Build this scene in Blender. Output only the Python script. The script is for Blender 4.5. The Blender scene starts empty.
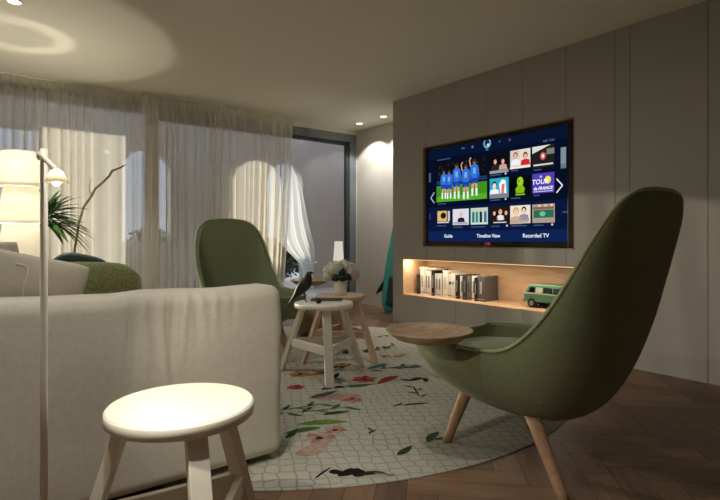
import bpy, bmesh, math, random
from math import sin, cos, pi, radians, sqrt, atan2
from mathutils import Vector, Matrix, noise

random.seed(7)
sc = bpy.context.scene
COL = sc.collection

# ------------------------------------------------------------------ materials
def lin(c):
    out = []
    for v in c:
        v = v / 255.0
        out.append(v / 12.92 if v <= 0.04045 else ((v + 0.055) / 1.055) ** 2.4)
    return tuple(out) + (1.0,)

MATS = {}
def nodes(name):
    m = bpy.data.materials.new(name)
    m.use_nodes = True
    nt = m.node_tree
    for n in list(nt.nodes):
        nt.nodes.remove(n)
    out = nt.nodes.new('ShaderNodeOutputMaterial')
    MATS[name] = m
    return m, nt, out

def N(nt, typ, **kw):
    n = nt.nodes.new(typ)
    for k, v in kw.items():
        if k in n.inputs:
            n.inputs[k].default_value = v
        else:
            setattr(n, k, v)
    return n

def plain(name, rgb, rough=0.6, bump=0.0, bscale=200, vary=0.0, vscale=6, metal=0.0, sheen=0.0, stretch=None, spec=0.4):
    """Principled with optional noise bump and a slight colour mottling of the stuff itself."""
    m, nt, out = nodes(name)
    p = N(nt, 'ShaderNodeBsdfPrincipled')
    c = lin(rgb)
    p.inputs['Base Color'].default_value = c
    p.inputs['Roughness'].default_value = rough
    p.inputs['Metallic'].default_value = metal
    p.inputs['Specular IOR Level'].default_value = spec
    if sheen:
        p.inputs['Sheen Weight'].default_value = sheen
    tc = N(nt, 'ShaderNodeTexCoord')
    src = tc.outputs['Object']
    if stretch:
        mp = N(nt, 'ShaderNodeMapping')
        mp.inputs['Scale'].default_value = stretch
        nt.links.new(src, mp.inputs['Vector'])
        src = mp.outputs['Vector']
    if vary:
        nz = N(nt, 'ShaderNodeTexNoise', Scale=vscale, Detail=6.0)
        nt.links.new(src, nz.inputs['Vector'])
        mr = N(nt, 'ShaderNodeMapRange')
        mr.inputs['From Min'].default_value = 0.3
        mr.inputs['From Max'].default_value = 0.7
        mr.inputs['To Min'].default_value = 1 - vary
        mr.inputs['To Max'].default_value = 1 + vary
        nt.links.new(nz.outputs['Fac'], mr.inputs['Value'])
        mx = N(nt, 'ShaderNodeVectorMath', operation='SCALE')
        mx.inputs[0].default_value = c[:3]
        nt.links.new(mr.outputs['Result'], mx.inputs['Scale'])
        nt.links.new(mx.outputs['Vector'], p.inputs['Base Color'])
    if bump:
        nb = N(nt, 'ShaderNodeTexNoise', Scale=bscale, Detail=4.0)
        nt.links.new(src, nb.inputs['Vector'])
        bp = N(nt, 'ShaderNodeBump', Strength=bump, Distance=0.01)
        nt.links.new(nb.outputs['Fac'], bp.inputs['Height'])
        nt.links.new(bp.outputs['Normal'], p.inputs['Normal'])
    nt.links.new(p.outputs[0], out.inputs['Surface'])
    return m

def weave(name, rgb, scale=260, vary=0.06, bump=0.25, rgb2=None, fleck=0.5, rough=0.9):
    """Woven cloth: crossed fine bands plus noise."""
    m, nt, out = nodes(name)
    p = N(nt, 'ShaderNodeBsdfPrincipled', Roughness=rough)
    p.inputs['Specular IOR Level'].default_value = 0.15
    p.inputs['Sheen Weight'].default_value = 0.15
    tc = N(nt, 'ShaderNodeTexCoord')
    hs = []
    for st in ((1, 1, 14), (14, 1, 1), (1, 14, 1)):
        mp = N(nt, 'ShaderNodeMapping')
        mp.inputs['Scale'].default_value = st
        nt.links.new(tc.outputs['Object'], mp.inputs['Vector'])
        nz = N(nt, 'ShaderNodeTexNoise', Scale=scale / 14, Detail=3.0)
        nt.links.new(mp.outputs['Vector'], nz.inputs['Vector'])
        hs.append(nz.outputs['Fac'])
    a = N(nt, 'ShaderNodeMath', operation='ADD'); nt.links.new(hs[0], a.inputs[0]); nt.links.new(hs[1], a.inputs[1])
    b = N(nt, 'ShaderNodeMath', operation='ADD'); nt.links.new(a.outputs[0], b.inputs[0]); nt.links.new(hs[2], b.inputs[1])
    mr = N(nt, 'ShaderNodeMapRange')
    mr.inputs['From Min'].default_value = 1.2
    mr.inputs['From Max'].default_value = 1.8
    nt.links.new(b.outputs[0], mr.inputs['Value'])
    mix = N(nt, 'ShaderNodeMix', data_type='RGBA')
    c = lin(rgb)
    c2 = lin(rgb2) if rgb2 else tuple(min(1, v * (1 + 2 * vary)) for v in c[:3]) + (1,)
    c1 = c if rgb2 else tuple(v * (1 - 2 * vary) for v in c[:3]) + (1,)
    mix.inputs[6].default_value = c1
    mix.inputs[7].default_value = c2
    nt.links.new(mr.outputs['Result'], mix.inputs[0])
    nt.links.new(mix.outputs[2], p.inputs['Base Color'])
    bp = N(nt, 'ShaderNodeBump', Strength=bump, Distance=0.004)
    nt.links.new(b.outputs[0], bp.inputs['Height'])
    nt.links.new(bp.outputs['Normal'], p.inputs['Normal'])
    nt.links.new(p.outputs[0], out.inputs['Surface'])
    return m

def wood(name, rgb, rgb2, axis_scale=(3, 40, 40), scale=1.0, rough=0.5, tone=None):
    m, nt, out = nodes(name)
    p = N(nt, 'ShaderNodeBsdfPrincipled', Roughness=rough)
    p.inputs['Specular IOR Level'].default_value = 0.3
    tc = N(nt, 'ShaderNodeTexCoord')
    mp = N(nt, 'ShaderNodeMapping')
    mp.inputs['Scale'].default_value = axis_scale
    nt.links.new(tc.outputs['Object'], mp.inputs['Vector'])
    nz = N(nt, 'ShaderNodeTexNoise', Scale=scale, Detail=8.0, Roughness=0.6, Distortion=0.4)
    nt.links.new(mp.outputs['Vector'], nz.inputs['Vector'])
    mr = N(nt, 'ShaderNodeMapRange')
    mr.inputs['From Min'].default_value = 0.3
    mr.inputs['From Max'].default_value = 0.7
    nt.links.new(nz.outputs['Fac'], mr.inputs['Value'])
    mix = N(nt, 'ShaderNodeMix', data_type='RGBA')
    mix.inputs[6].default_value = lin(rgb)
    mix.inputs[7].default_value = lin(rgb2)
    nt.links.new(mr.outputs['Result'], mix.inputs[0])
    nt.links.new(mix.outputs[2], p.inputs['Base Color'])
    bp = N(nt, 'ShaderNodeBump', Strength=0.12, Distance=0.003)
    nt.links.new(nz.outputs['Fac'], bp.inputs['Height'])
    nt.links.new(bp.outputs['Normal'], p.inputs['Normal'])
    nt.links.new(p.outputs[0], out.inputs['Surface'])
    return m

def emit(name, rgb, strength=1.0):
    m, nt, out = nodes(name)
    e = N(nt, 'ShaderNodeEmission')
    e.inputs['Color'].default_value = lin(rgb)
    e.inputs['Strength'].default_value = strength
    nt.links.new(e.outputs[0], out.inputs['Surface'])
    return m

def sheer(name, rgb, clear=0.45, transl=0.5, thread=True):
    """Thin woven cloth: part open weave, part translucent thread, part plain reflection."""
    m, nt, out = nodes(name)
    tr = N(nt, 'ShaderNodeBsdfTransparent')
    tl = N(nt, 'ShaderNodeBsdfTranslucent')
    df = N(nt, 'ShaderNodeBsdfDiffuse')
    tl.inputs['Color'].default_value = lin(rgb)
    df.inputs['Color'].default_value = lin(rgb)
    m1 = N(nt, 'ShaderNodeMixShader'); m1.inputs[0].default_value = transl
    nt.links.new(df.outputs[0], m1.inputs[1]); nt.links.new(tl.outputs[0], m1.inputs[2])
    m2 = N(nt, 'ShaderNodeMixShader'); m2.inputs[0].default_value = 1 - clear
    if clear > 0:      # the weave closes up where the cloth turns edge-on
        lw = N(nt, 'ShaderNodeLayerWeight', Blend=0.5)
        mr = N(nt, 'ShaderNodeMapRange')
        mr.inputs['From Min'].default_value = 0.1; mr.inputs['From Max'].default_value = 0.75
        mr.inputs['To Min'].default_value = 1 - clear; mr.inputs['To Max'].default_value = 0.95
        nt.links.new(lw.outputs['Facing'], mr.inputs['Value']); nt.links.new(mr.outputs['Result'], m2.inputs[0])
    nt.links.new(tr.outputs[0], m2.inputs[1]); nt.links.new(m1.outputs[0], m2.inputs[2])
    nt.links.new(m2.outputs[0], out.inputs['Surface'])
    return m

def glass(name):
    m, nt, out = nodes(name)
    tr = N(nt, 'ShaderNodeBsdfTransparent')
    tr.inputs['Color'].default_value = (0.95, 0.96, 0.97, 1)
    gl = N(nt, 'ShaderNodeBsdfGlossy', Roughness=0.02)
    fr = N(nt, 'ShaderNodeFresnel', IOR=1.45)
    mx = N(nt, 'ShaderNodeMixShader')
    nt.links.new(fr.outputs[0], mx.inputs[0])
    nt.links.new(tr.outputs[0], mx.inputs[1]); nt.links.new(gl.outputs[0], mx.inputs[2])
    nt.links.new(mx.outputs[0], out.inputs['Surface'])
    return m

M_wall = plain('wall_paint', (174, 171, 164), 0.75, 0.03, 300, 0.015, 2)
M_white_wall = plain('white_wall_paint', (236, 232, 222), 0.8, 0.03, 300)
M_gap = plain('panel_gap', (60, 58, 54), 0.9)
M_ceil = plain('ceiling_paint', (236, 231, 216), 0.85, 0.03, 250)
M_alcove = plain('alcove_paint', (214, 210, 202), 0.7, 0.02, 300)
M_plaster = plain('plaster', (188, 179, 173), 0.9, 0.1, 60, 0.04, 3)
M_plaster_light = plain('plaster_light', (222, 214, 196), 0.9, 0.08, 60)
M_terrace = plain('terrace_stone', (205, 202, 196), 0.7, 0.05, 50, 0.05, 4)
M_frame = plain('anthracite_metal', (118, 125, 132), 0.45, spec=0.5)
M_glass = glass('clear_glass')
M_sheer = sheer('sheer_linen', (250, 246, 234), 0.46, 0.45)
M_sheer2 = sheer('white_voile', (245, 245, 245), 0.15, 0.55)
M_oak = wood('pale_oak', (196, 160, 122), (222, 190, 152), (2, 14, 14), 1.6, 0.5)
M_leg = wood('chair_leg_oak', (150, 116, 88), (186, 150, 118), (60, 60, 5), 1.0, 0.5)
M_natural = wood('natural_wood', (188, 158, 132), (214, 186, 160), (40, 40, 5), 1.0, 0.55)
M_tray = wood('tray_walnut', (146, 120, 97), (186, 157, 130), (4, 34, 34), 1.0, 0.42)
M_white = plain('white_lacquer', (236, 230, 214), 0.38, 0.02, 60, 0.01, 20, spec=0.5)
M_linen = weave('sofa_linen', (208, 202, 188), 560, 0.035, 0.10)
M_pillow = weave('pillow_cotton', (226, 219, 200), 500, 0.03, 0.2)
M_piping = plain('piping', (243, 238, 222), 0.8)
M_moss = plain('moss_cloth', (152, 158, 108), 0.95, 0.6, 160, 0.35, 120, sheen=0.3, spec=0.1)
M_teal = plain('teal_velvet', (28, 58, 58), 0.55, 0.2, 40, 0.35, 14, sheen=0.4)
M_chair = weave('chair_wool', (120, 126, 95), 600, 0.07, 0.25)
M_lit_rim = weave('lit_rim_wool', (168, 176, 136), 600, 0.05, 0.2)
M_pole = plain('pole_metal', (236, 229, 212), 0.4, spec=0.5)
M_black = plain('black_plastic', (16, 16, 17), 0.35)
M_bird = plain('black_lacquered_wood', (30, 29, 29), 0.45)
M_wire = plain('steel_wire', (80, 78, 74), 0.4, metal=0.8)
M_vase = plain('white_ceramic', (232, 230, 222), 0.35)
M_petal = plain('cream_petals', (232, 230, 216), 0.85, 0.9, 120, 0.08, 60)
M_pinkpetal = plain('blush_petals', (214, 196, 190), 0.85, 0.9, 120, 0.1, 60)
M_calyx = plain('calyx_green', (120, 124, 96), 0.8)
M_leaf = plain('dark_leaf', (24, 40, 26), 0.55, 0.1, 40, 0.2, 20)
M_palm = plain('palm_leaf', (84, 124, 66), 0.4, 0.05, 40, 0.25, 9)
M_bark = plain('bark', (120, 108, 92), 0.9, 0.5, 60, 0.2, 20)
M_pot = plain('pot_clay', (190, 184, 174), 0.7)
M_hedge = plain('hedge_leaf', (46, 62, 48), 0.8, 0.5, 20, 0.4, 9)
M_wicker = plain('wicker', (142, 118, 92), 0.8, 0.6, 90, 0.2, 40)
M_surf = plain('teal_resin', (16, 150, 132), 0.22, spec=0.6)
M_surfd = plain('dark_teal_resin', (8, 40, 42), 0.3)
M_van = plain('green_enamel', (84, 124, 96), 0.3, spec=0.6)
M_vanw = plain('cream_enamel', (222, 216, 200), 0.3)
M_vanglass = plain('dark_window', (26, 28, 28), 0.15, spec=0.7)
M_chrome = plain('chrome', (190, 190, 188), 0.2, metal=0.9)
M_rubber = plain('rubber', (20, 20, 20), 0.8)
M_shade = sheer('lamp_paper', (254, 251, 243), 0.0, 0.6)
M_bulb = emit('bulb_glow', (255, 236, 190), 14)
M_down = emit('downlight_glow', (255, 240, 205), 6)
M_lantern = emit('lantern_glow', (255, 246, 225), 0.75)

# floor: herringbone planks, each with its own tone
def floor_mat():
    m, nt, out = nodes('herringbone_oak')
    p = N(nt, 'ShaderNodeBsdfPrincipled', Roughness=0.42)
    p.inputs['Specular IOR Level'].default_value = 0.35
    at = N(nt, 'ShaderNodeAttribute', attribute_name='tone')
    uv = N(nt, 'ShaderNodeUVMap', uv_map='UVMap')
    mp = N(nt, 'ShaderNodeMapping')
    mp.inputs['Scale'].default_value = (2.2, 26, 1)
    nt.links.new(uv.outputs[0], mp.inputs['Vector'])
    nz = N(nt, 'ShaderNodeTexNoise', Scale=1.4, Detail=8.0, Roughness=0.62, Distortion=0.6)
    nt.links.new(mp.outputs['Vector'], nz.inputs['Vector'])
    a = N(nt, 'ShaderNodeMath', operation='MULTIPLY'); a.inputs[1].default_value = 0.7
    nt.links.new(nz.outputs['Fac'], a.inputs[0])
    b = N(nt, 'ShaderNodeMath', operation='MULTIPLY_ADD'); b.inputs[1].default_value = 0.3
    nt.links.new(at.outputs['Fac'], b.inputs[0]); nt.links.new(a.outputs[0], b.inputs[2])
    rp = N(nt, 'ShaderNodeValToRGB')
    rp.color_ramp.elements[0].position = 0.22; rp.color_ramp.elements[0].color = lin((76, 58, 45))
    rp.color_ramp.elements[1].position = 0.85; rp.color_ramp.elements[1].color = lin((142, 110, 84))
    nt.links.new(b.outputs[0], rp.inputs[0])
    nt.links.new(rp.outputs[0], p.inputs['Base Color'])
    bp = N(nt, 'ShaderNodeBump', Strength=0.1, Distance=0.002)
    nt.links.new(nz.outputs['Fac'], bp.inputs['Height'])
    nt.links.new(bp.outputs['Normal'], p.inputs['Normal'])
    nt.links.new(p.outputs[0], out.inputs['Surface'])
    return m
M_floor = floor_mat()

def rug_mat():
    m, nt, out = nodes('rug_net_pattern')
    p = N(nt, 'ShaderNodeBsdfPrincipled', Roughness=0.95)
    p.inputs['Specular IOR Level'].default_value = 0.1
    tc = N(nt, 'ShaderNodeTexCoord')
    nz = N(nt, 'ShaderNodeTexNoise', Scale=2.2, Detail=3.0)
    nt.links.new(tc.outputs['Object'], nz.inputs['Vector'])
    add = N(nt, 'ShaderNodeMix', data_type='RGBA', blend_type='LINEAR_LIGHT')
    add.inputs[0].default_value = 0.05
    nt.links.new(tc.outputs['Object'], add.inputs[6]); nt.links.new(nz.outputs['Color'], add.inputs[7])
    mp = N(nt, 'ShaderNodeMapping')
    mp.inputs['Scale'].default_value = (1, 0.85, 1)
    mp.inputs['Rotation'].default_value = (0, 0, 0.5)
    nt.links.new(add.outputs[2], mp.inputs['Vector'])
    vo = N(nt, 'ShaderNodeTexVoronoi', feature='DISTANCE_TO_EDGE', voronoi_dimensions='2D', Scale=18.0, Randomness=0.42)
    nt.links.new(mp.outputs['Vector'], vo.inputs['Vector'])
    mr = N(nt, 'ShaderNodeMapRange')
    mr.inputs['From Min'].default_value = 0.03; mr.inputs['From Max'].default_value = 0.09
    nt.links.new(vo.outputs['Distance'], mr.inputs['Value'])
    mix = N(nt, 'ShaderNodeMix', data_type='RGBA')
    mix.inputs[6].default_value = lin((138, 137, 128)); mix.inputs[7].default_value = lin((176, 174, 162))
    nt.links.new(mr.outputs['Result'], mix.inputs[0])
    n2 = N(nt, 'ShaderNodeTexNoise', Scale=3.0, Detail=5.0)
    nt.links.new(tc.outputs['Object'], n2.inputs['Vector'])
    m2 = N(nt, 'ShaderNodeMapRange')
    m2.inputs['From Min'].default_value = 0.35; m2.inputs['From Max'].default_value = 0.7
    m2.inputs['To Min'].default_value = 0.0; m2.inputs['To Max'].default_value = 0.35
    nt.links.new(n2.outputs['Fac'], m2.inputs['Value'])
    mx2 = N(nt, 'ShaderNodeMix', data_type='RGBA')
    nt.links.new(m2.outputs['Result'], mx2.inputs[0])
    nt.links.new(mix.outputs[2], mx2.inputs[6]); mx2.inputs[7].default_value = lin((188, 185, 170))
    nt.links.new(mx2.outputs[2], p.inputs['Base Color'])
    n3 = N(nt, 'ShaderNodeTexNoise', Scale=300.0)
    nt.links.new(tc.outputs['Object'], n3.inputs['Vector'])
    bp = N(nt, 'ShaderNodeBump', Strength=0.4, Distance=0.004)
    nt.links.new(n3.outputs['Fac'], bp.inputs['Height'])
    nt.links.new(bp.outputs['Normal'], p.inputs['Normal'])
    nt.links.new(p.outputs[0], out.inputs['Surface'])
    return m
M_rug = rug_mat()

# ------------------------------------------------------------------ object helpers
def obj(name, bm, mats, parent=None, smooth=False, bevel=0.0, loc=None, subsurf=0, angle=None, solid=0.0):
    me = bpy.data.meshes.new(name)
    if isinstance(bm, bmesh.types.BMesh):
        bmesh.ops.recalc_face_normals(bm, faces=bm.faces) if id(bm) not in KEEP else KEEP.discard(id(bm))
        bm.to_mesh(me); bm.free()
    else:
        me = bm
    for m in (mats if isinstance(mats, (list, tuple)) else [mats]):
        me.materials.append(m)
    o = bpy.data.objects.new(name, me)
    COL.objects.link(o)
    if parent: o.parent = parent
    if loc: o.location = loc
    if smooth:
        for p in me.polygons: p.use_smooth = True
    if solid:
        md = o.modifiers.new('thickness', 'SOLIDIFY'); md.thickness = solid; md.offset = 0
    if bevel:
        md = o.modifiers.new('soft_edges', 'BEVEL'); md.width = bevel; md.segments = 2; md.limit_method = 'ANGLE'
        md.angle_limit = radians(40)
    if subsurf:
        md = o.modifiers.new('smooth', 'SUBSURF'); md.levels = subsurf; md.render_levels = subsurf
    return o

def thing(name, label, cat, loc=(0, 0, 0), rz=0.0, group=None):
    o = bpy.data.objects.new(name, None)
    COL.objects.link(o)
    o.empty_display_size = 0.1
    o.location = loc; o.rotation_euler = (0, 0, rz)
    o['label'] = label; o['category'] = cat
    if group: o['group'] = group
    return o

def tag(o, label, cat, group=None, kind=None):
    o['label'] = label; o['category'] = cat
    if group: o['group'] = group
    if kind: o['kind'] = kind
    return o

def struct(o):
    o['kind'] = 'structure'
    return o

KEEP = set()
def keep(bm):
    KEEP.add(id(bm))

def BM():
    b = bmesh.new(); KEEP.discard(id(b))
    return b

def box(bm, lo, hi, mi=0):
    vs = [bm.verts.new((x, y, z)) for z in (lo[2], hi[2]) for y in (lo[1], hi[1]) for x in (lo[0], hi[0])]
    for f in ((0, 2, 3, 1), (4, 5, 7, 6), (0, 1, 5, 4), (2, 6, 7, 3), (0, 4, 6, 2), (1, 3, 7, 5)):
        fc = bm.faces.new([vs[i] for i in f]); fc.material_index = mi

def beam(bm, a, b, wx, wy, up=(0, 0, 1), mi=0, wx2=None, wy2=None, cut=True):
    """Straight bar of rectangular section from a to b; ends cut level when cut is set."""
    a, b = Vector(a), Vector(b)
    d = (b - a).normalized()
    u = Vector(up)
    x = d.cross(u)
    if x.length < 1e-4: x = Vector((1, 0, 0))
    x.normalize(); y = x.cross(d).normalized()
    vs = []
    for p, k in ((a, 0), (b, 1)):
        hx = (wx if k == 0 else (wx2 or wx)) / 2; hy = (wy if k == 0 else (wy2 or wy)) / 2
        for sx, sy in ((-1, -1), (1, -1), (1, 1), (-1, 1)):
            q = p + x * hx * sx + y * hy * sy
            vs.append(bm.verts.new(q))
    for f in ((0, 1, 2, 3), (7, 6, 5, 4), (0, 4, 5, 1), (1, 5, 6, 2), (2, 6, 7, 3), (3, 7, 4, 0)):
        fc = bm.faces.new([vs[i] for i in f]); fc.material_index = mi

def tube(bm, pts, rad, seg=10, mi=0, caps=True):
    pts = [Vector(p) for p in pts]
    rs = rad if isinstance(rad, (list, tuple)) else [rad] * len(pts)
    rings = []
    prev = None
    for i, p in enumerate(pts):
        d = (pts[min(i + 1, len(pts) - 1)] - pts[max(i - 1, 0)]).normalized()
        ref = prev if prev is not None else (Vector((1, 0, 0)) if abs(d.x) < 0.9 else Vector((0, 1, 0)))
        x = (ref - d * ref.dot(d)).normalized(); prev = x
        y = d.cross(x)
        rings.append([bm.verts.new(p + (x * cos(2 * pi * k / seg) + y * sin(2 * pi * k / seg)) * rs[i]) for k in range(seg)])
    for i in range(len(rings) - 1):
        for k in range(seg):
            f = bm.faces.new((rings[i][k], rings[i][(k + 1) % seg], rings[i + 1][(k + 1) % seg], rings[i + 1][k]))
            f.material_index = mi; f.smooth = True
    if caps:
        for r, rev in ((rings[0], True), (rings[-1], False)):
            f = bm.faces.new(list(reversed(r)) if rev else r); f.material_index = mi

def lathe(bm, prof, seg=40, c=(0, 0, 0), mi=0, sx=1.0, sy=1.0):
    """Revolve (r, z) pairs about the vertical through c."""
    rings = []
    for r, z in prof:
        if r < 1e-6:
            rings.append([bm.verts.new((c[0], c[1], c[2] + z))])
        else:
            rings.append([bm.verts.new((c[0] + r * sx * cos(2 * pi * k / seg), c[1] + r * sy * sin(2 * pi * k / seg), c[2] + z)) for k in range(seg)])
    for a, b in zip(rings, rings[1:]):
        for k in range(seg):
            q = (k + 1) % seg
            if len(a) == 1 and len(b) == 1: continue
            if len(a) == 1: f = bm.faces.new((a[0], b[k], b[q]))
            elif len(b) == 1: f = bm.faces.new((a[k], a[q], b[0]))
            else: f = bm.faces.new((a[k], a[q], b[q], b[k]))
            f.material_index = mi; f.smooth = True

def grid(bm, nu, nv, fn, mi=0, wrap=False):
    vs = [[bm.verts.new(fn(i / (nu - (0 if wrap else 1)), j / (nv - 1))) for j in range(nv)] for i in range(nu)]
    for i in range(nu if wrap else nu - 1):
        for j in range(nv - 1):
            k = (i + 1) % nu
            f = bm.faces.new((vs[i][j], vs[k][j], vs[k][j + 1], vs[i][j + 1]))
            f.material_index = mi; f.smooth = True
    return vs

def rbox(bm, lo, hi, r, step=0.05, deform=None, mi=0):
    """A box with rounded edges as an evenly divided closed surface."""
    lo, hi = Vector(lo), Vector(hi)
    n = [max(2, int(round((hi[i] - lo[i]) / step))) for i in range(3)]
    cache = {}
    def V(i, j, k):
        key = (i, j, k)
        if key not in cache:
            p = Vector((lo[0] + (hi[0] - lo[0]) * i / n[0], lo[1] + (hi[1] - lo[1]) * j / n[1], lo[2] + (hi[2] - lo[2]) * k / n[2]))
            c = Vector([min(max(p[a], lo[a] + r), hi[a] - r) for a in range(3)])
            d = p - c
            if d.length > 1e-9:
                # pull the corner of the cube onto the rounding
                m = max(abs(d[0]), abs(d[1]), abs(d[2]))
                p = c + d.normalized() * m
            if deform: p = Vector(deform(p))
            cache[key] = bm.verts.new(p)
        return cache[key]
    def face(a, b, c, d):
        f = bm.faces.new((a, b, c, d)); f.smooth = True; f.material_index = mi
    for i in range(n[0]):
        for j in range(n[1]):
            face(V(i, j, 0), V(i, j + 1, 0), V(i + 1, j + 1, 0), V(i + 1, j, 0))
            face(V(i, j, n[2]), V(i + 1, j, n[2]), V(i + 1, j + 1, n[2]), V(i, j + 1, n[2]))
    for i in range(n[0]):
        for k in range(n[2]):
            face(V(i, 0, k), V(i + 1, 0, k), V(i + 1, 0, k + 1), V(i, 0, k + 1))
            face(V(i, n[1], k), V(i, n[1], k + 1), V(i + 1, n[1], k + 1), V(i + 1, n[1], k))
    for j in range(n[1]):
        for k in range(n[2]):
            face(V(0, j, k), V(0, j, k + 1), V(0, j + 1, k + 1), V(0, j + 1, k))
            face(V(n[0], j, k), V(n[0], j + 1, k), V(n[0], j + 1, k + 1), V(n[0], j, k + 1))

def copy_tree(o, parent=None):
    c = o.copy(); COL.objects.link(c)
    if parent: c.parent = parent
    for ch in list(o.children):
        copy_tree(ch, c)
    return c

def light(name, typ, loc, power, color=(1, 0.86, 0.62), size=0.02, rot=None, spot=None, blend=0.3, parent=None):
    ld = bpy.data.lights.new(name, typ)
    ld.energy = power; ld.color = color
    if typ == 'AREA':
        ld.shape = 'RECTANGLE'; ld.size = size[0]; ld.size_y = size[1]
    else:
        ld.shadow_soft_size = size
    if typ == 'SPOT':
        ld.spot_size = radians(spot); ld.spot_blend = blend
    o = bpy.data.objects.new(name, ld)
    COL.objects.link(o); o.location = loc
    if rot: o.rotation_euler = rot
    if parent: o.parent = parent
    return o

def aim(o, target):
    d = Vector(target) - o.location
    o.rotation_euler = d.to_track_quat('-Z', 'Y').to_euler()

# ------------------------------------------------------------------ room shell
H = 2.60                       # ceiling height
XT, YE = 3.98, 4.56            # media wall face and its end
XR, YW = 4.67, 6.20            # alcove wall, window wall
XL, YB = -2.6, -2.6

def build_floor():
    bm = BM()
    uvl = bm.loops.layers.uv.new('UVMap')
    tone = bm.faces.layers.float.new('tone')
    L, W = 0.60, 0.12
    g = 0.0012
    ca, sa = cos(pi / 4), sin(pi / 4)
    def put(x0, y0, lx, ly, along_x):
        cx, cy = x0 + lx / 2, y0 + ly / 2
        wx, wy = ca * cx - sa * cy + 1.0, sa * cx + ca * cy + 1.8
        if not (XL - 0.5 < wx < XR + 0.5 and YB - 0.5 < wy < YW + 0.5): return
        vs = []
        for px, py in ((x0 + g, y0 + g), (x0 + lx - g, y0 + g), (x0 + lx - g, y0 + ly - g), (x0 + g, y0 + ly - g)):
            X = ca * px - sa * py + 1.0; Y = sa * px + ca * py + 1.8
            vs.append(bm.verts.new((X, Y, 0)))
        try: f = bm.faces.new(vs)
        except ValueError: return
        if f.calc_area() < 1e-5:
            bm.faces.remove(f); return
        f[tone] = random.random() ** 1.3
        off = (random.random() * 9, random.random() * 9)
        q = ((0, 0), (lx, 0), (lx, ly), (0, ly))
        for lp, (a, b) in zip(f.loops, q):
            lp[uvl].uv = (a + off[0], b + off[1]) if along_x else (b + off[0], a + off[1])
    for k in range(-140, 140):
        for m in range(-14, 15):
            ox, oy = k * W + m * L, k * W - m * L
            if abs(ox) > 14 or abs(oy) > 14: continue
            put(ox, oy, L, W, True)
            put(ox + L, oy + W - L, W, L, False)
    for co, no in (((XR + .02, 0, 0), (1, 0, 0)), ((0, YW + .02, 0), (0, 1, 0)), ((XL, 0, 0), (-1, 0, 0)), ((0, YB, 0), (0, -1, 0))):
        bmesh.ops.bisect_plane(bm, geom=bm.verts[:] + bm.edges[:] + bm.faces[:], plane_co=co, plane_no=no, clear_outer=True)
    # the bed under the planks, seen as the joints
    v = [bm.verts.new(p) for p in ((XL, YB, -0.002), (XR, YB, -0.002), (XR, YW, -0.002), (XL, YW, -0.002))]
    bf = bm.faces.new(v); bf[tone] = 0.0; bf.material_index = 1
    box(bm, (XL, YB, -0.12), (XR, YW, -0.004), 1)
    keep(bm)
    return struct(obj('floor', bm, [M_floor, plain('floor_joint', (70, 48, 34), 0.8)]))
build_floor()

bm = BM(); box(bm, (XL - 0.1, YB - 0.1, H), (XR + 0.15, YW + 0.0, H + 0.15)); struct(obj('ceiling', bm, M_ceil))
bm = BM(); box(bm, (XL - 0.1, YB, 0), (XL, YW, H)); struct(obj('wall_left', bm, M_white_wall))
bm = BM(); box(bm, (XL - 0.1, YB - 0.1, 0), (XT + 0.1, YB, H)); struct(obj('wall_back', bm, M_white_wall))
# alcove wall with upright panel joints
bm = BM()
ys = [YE - 0.1, 5.16, 5.60, YW]
for a, b in zip(ys, ys[1:]):
    box(bm, (XR, a + 0.002, 0), (XR + 0.03, b - 0.002, H))
box(bm, (XR + 0.028, YE - 0.1, 0), (XR + 0.12, YW + 0.1, H), 1)
struct(obj('wall_alcove', bm, [M_alcove, M_gap]))

# media wall: board panels with thin joints round two openings
NY0, NY1, NZ0, NZ1 = 1.93, 4.405, 0.326, 0.754      # niche
TY0, TY1, TZ0, TZ1 = 2.283, 4.074, 0.887, 1.992     # television recess
bm = BM()
seams = [YB, -1.2, -0.35, 0.42, 0.80, 1.324, 1.84, 1.953, 2.363, 2.783, 3.188, 3.59, 4.006, YE]
def panel(y0, y1, z0, z1):
    if y1 - y0 > 1e-4: box(bm, (XT, y0, z0), (XT + 0.02, y1, z1))
for a, b in zip(seams, seams[1:]):
    a += 0.0022; b -= 0.0022
    cuts = sorted({a, b} | {c for c in (NY0, NY1, TY0, TY1) if a < c < b})
    for p, q in zip(cuts, cuts[1:]):
        mid = (p + q) / 2
        zs = []
        if NY0 < mid < NY1: zs.append((NZ0, NZ1))
        if TY0 < mid < TY1: zs.append((TZ0, TZ1))
        z = 0.0
        for z0, z1 in zs:
            panel(p, q, z, z0); z = z1
        panel(p, q, z, H)
def core(y0, y1, z0, z1, x0=XT + 0.018, x1=XR + 0.1): box(bm, (x0, y0, z0), (x1, y1, z1), 1)
core(YB, NY0, 0, H); core(NY1, YE - 0.001, 0, H)
core(NY0, NY1, 0, NZ0); core(NY0, NY1, NZ1, TZ0); core(NY0, NY1, TZ1, H)
core(NY0, TY0, TZ0, TZ1); core(TY1, NY1, TZ0, TZ1)
core(NY0, NY1, NZ0, NZ1, XT + 0.42); core(TY0, TY1, TZ0, TZ1, XT + 0.15)
box(bm, (XT, YE - 0.002, 0), (XR, YE + 0.012, H), 0)
struct(obj('wall_right', bm, [M_wall, M_gap]))
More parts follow.
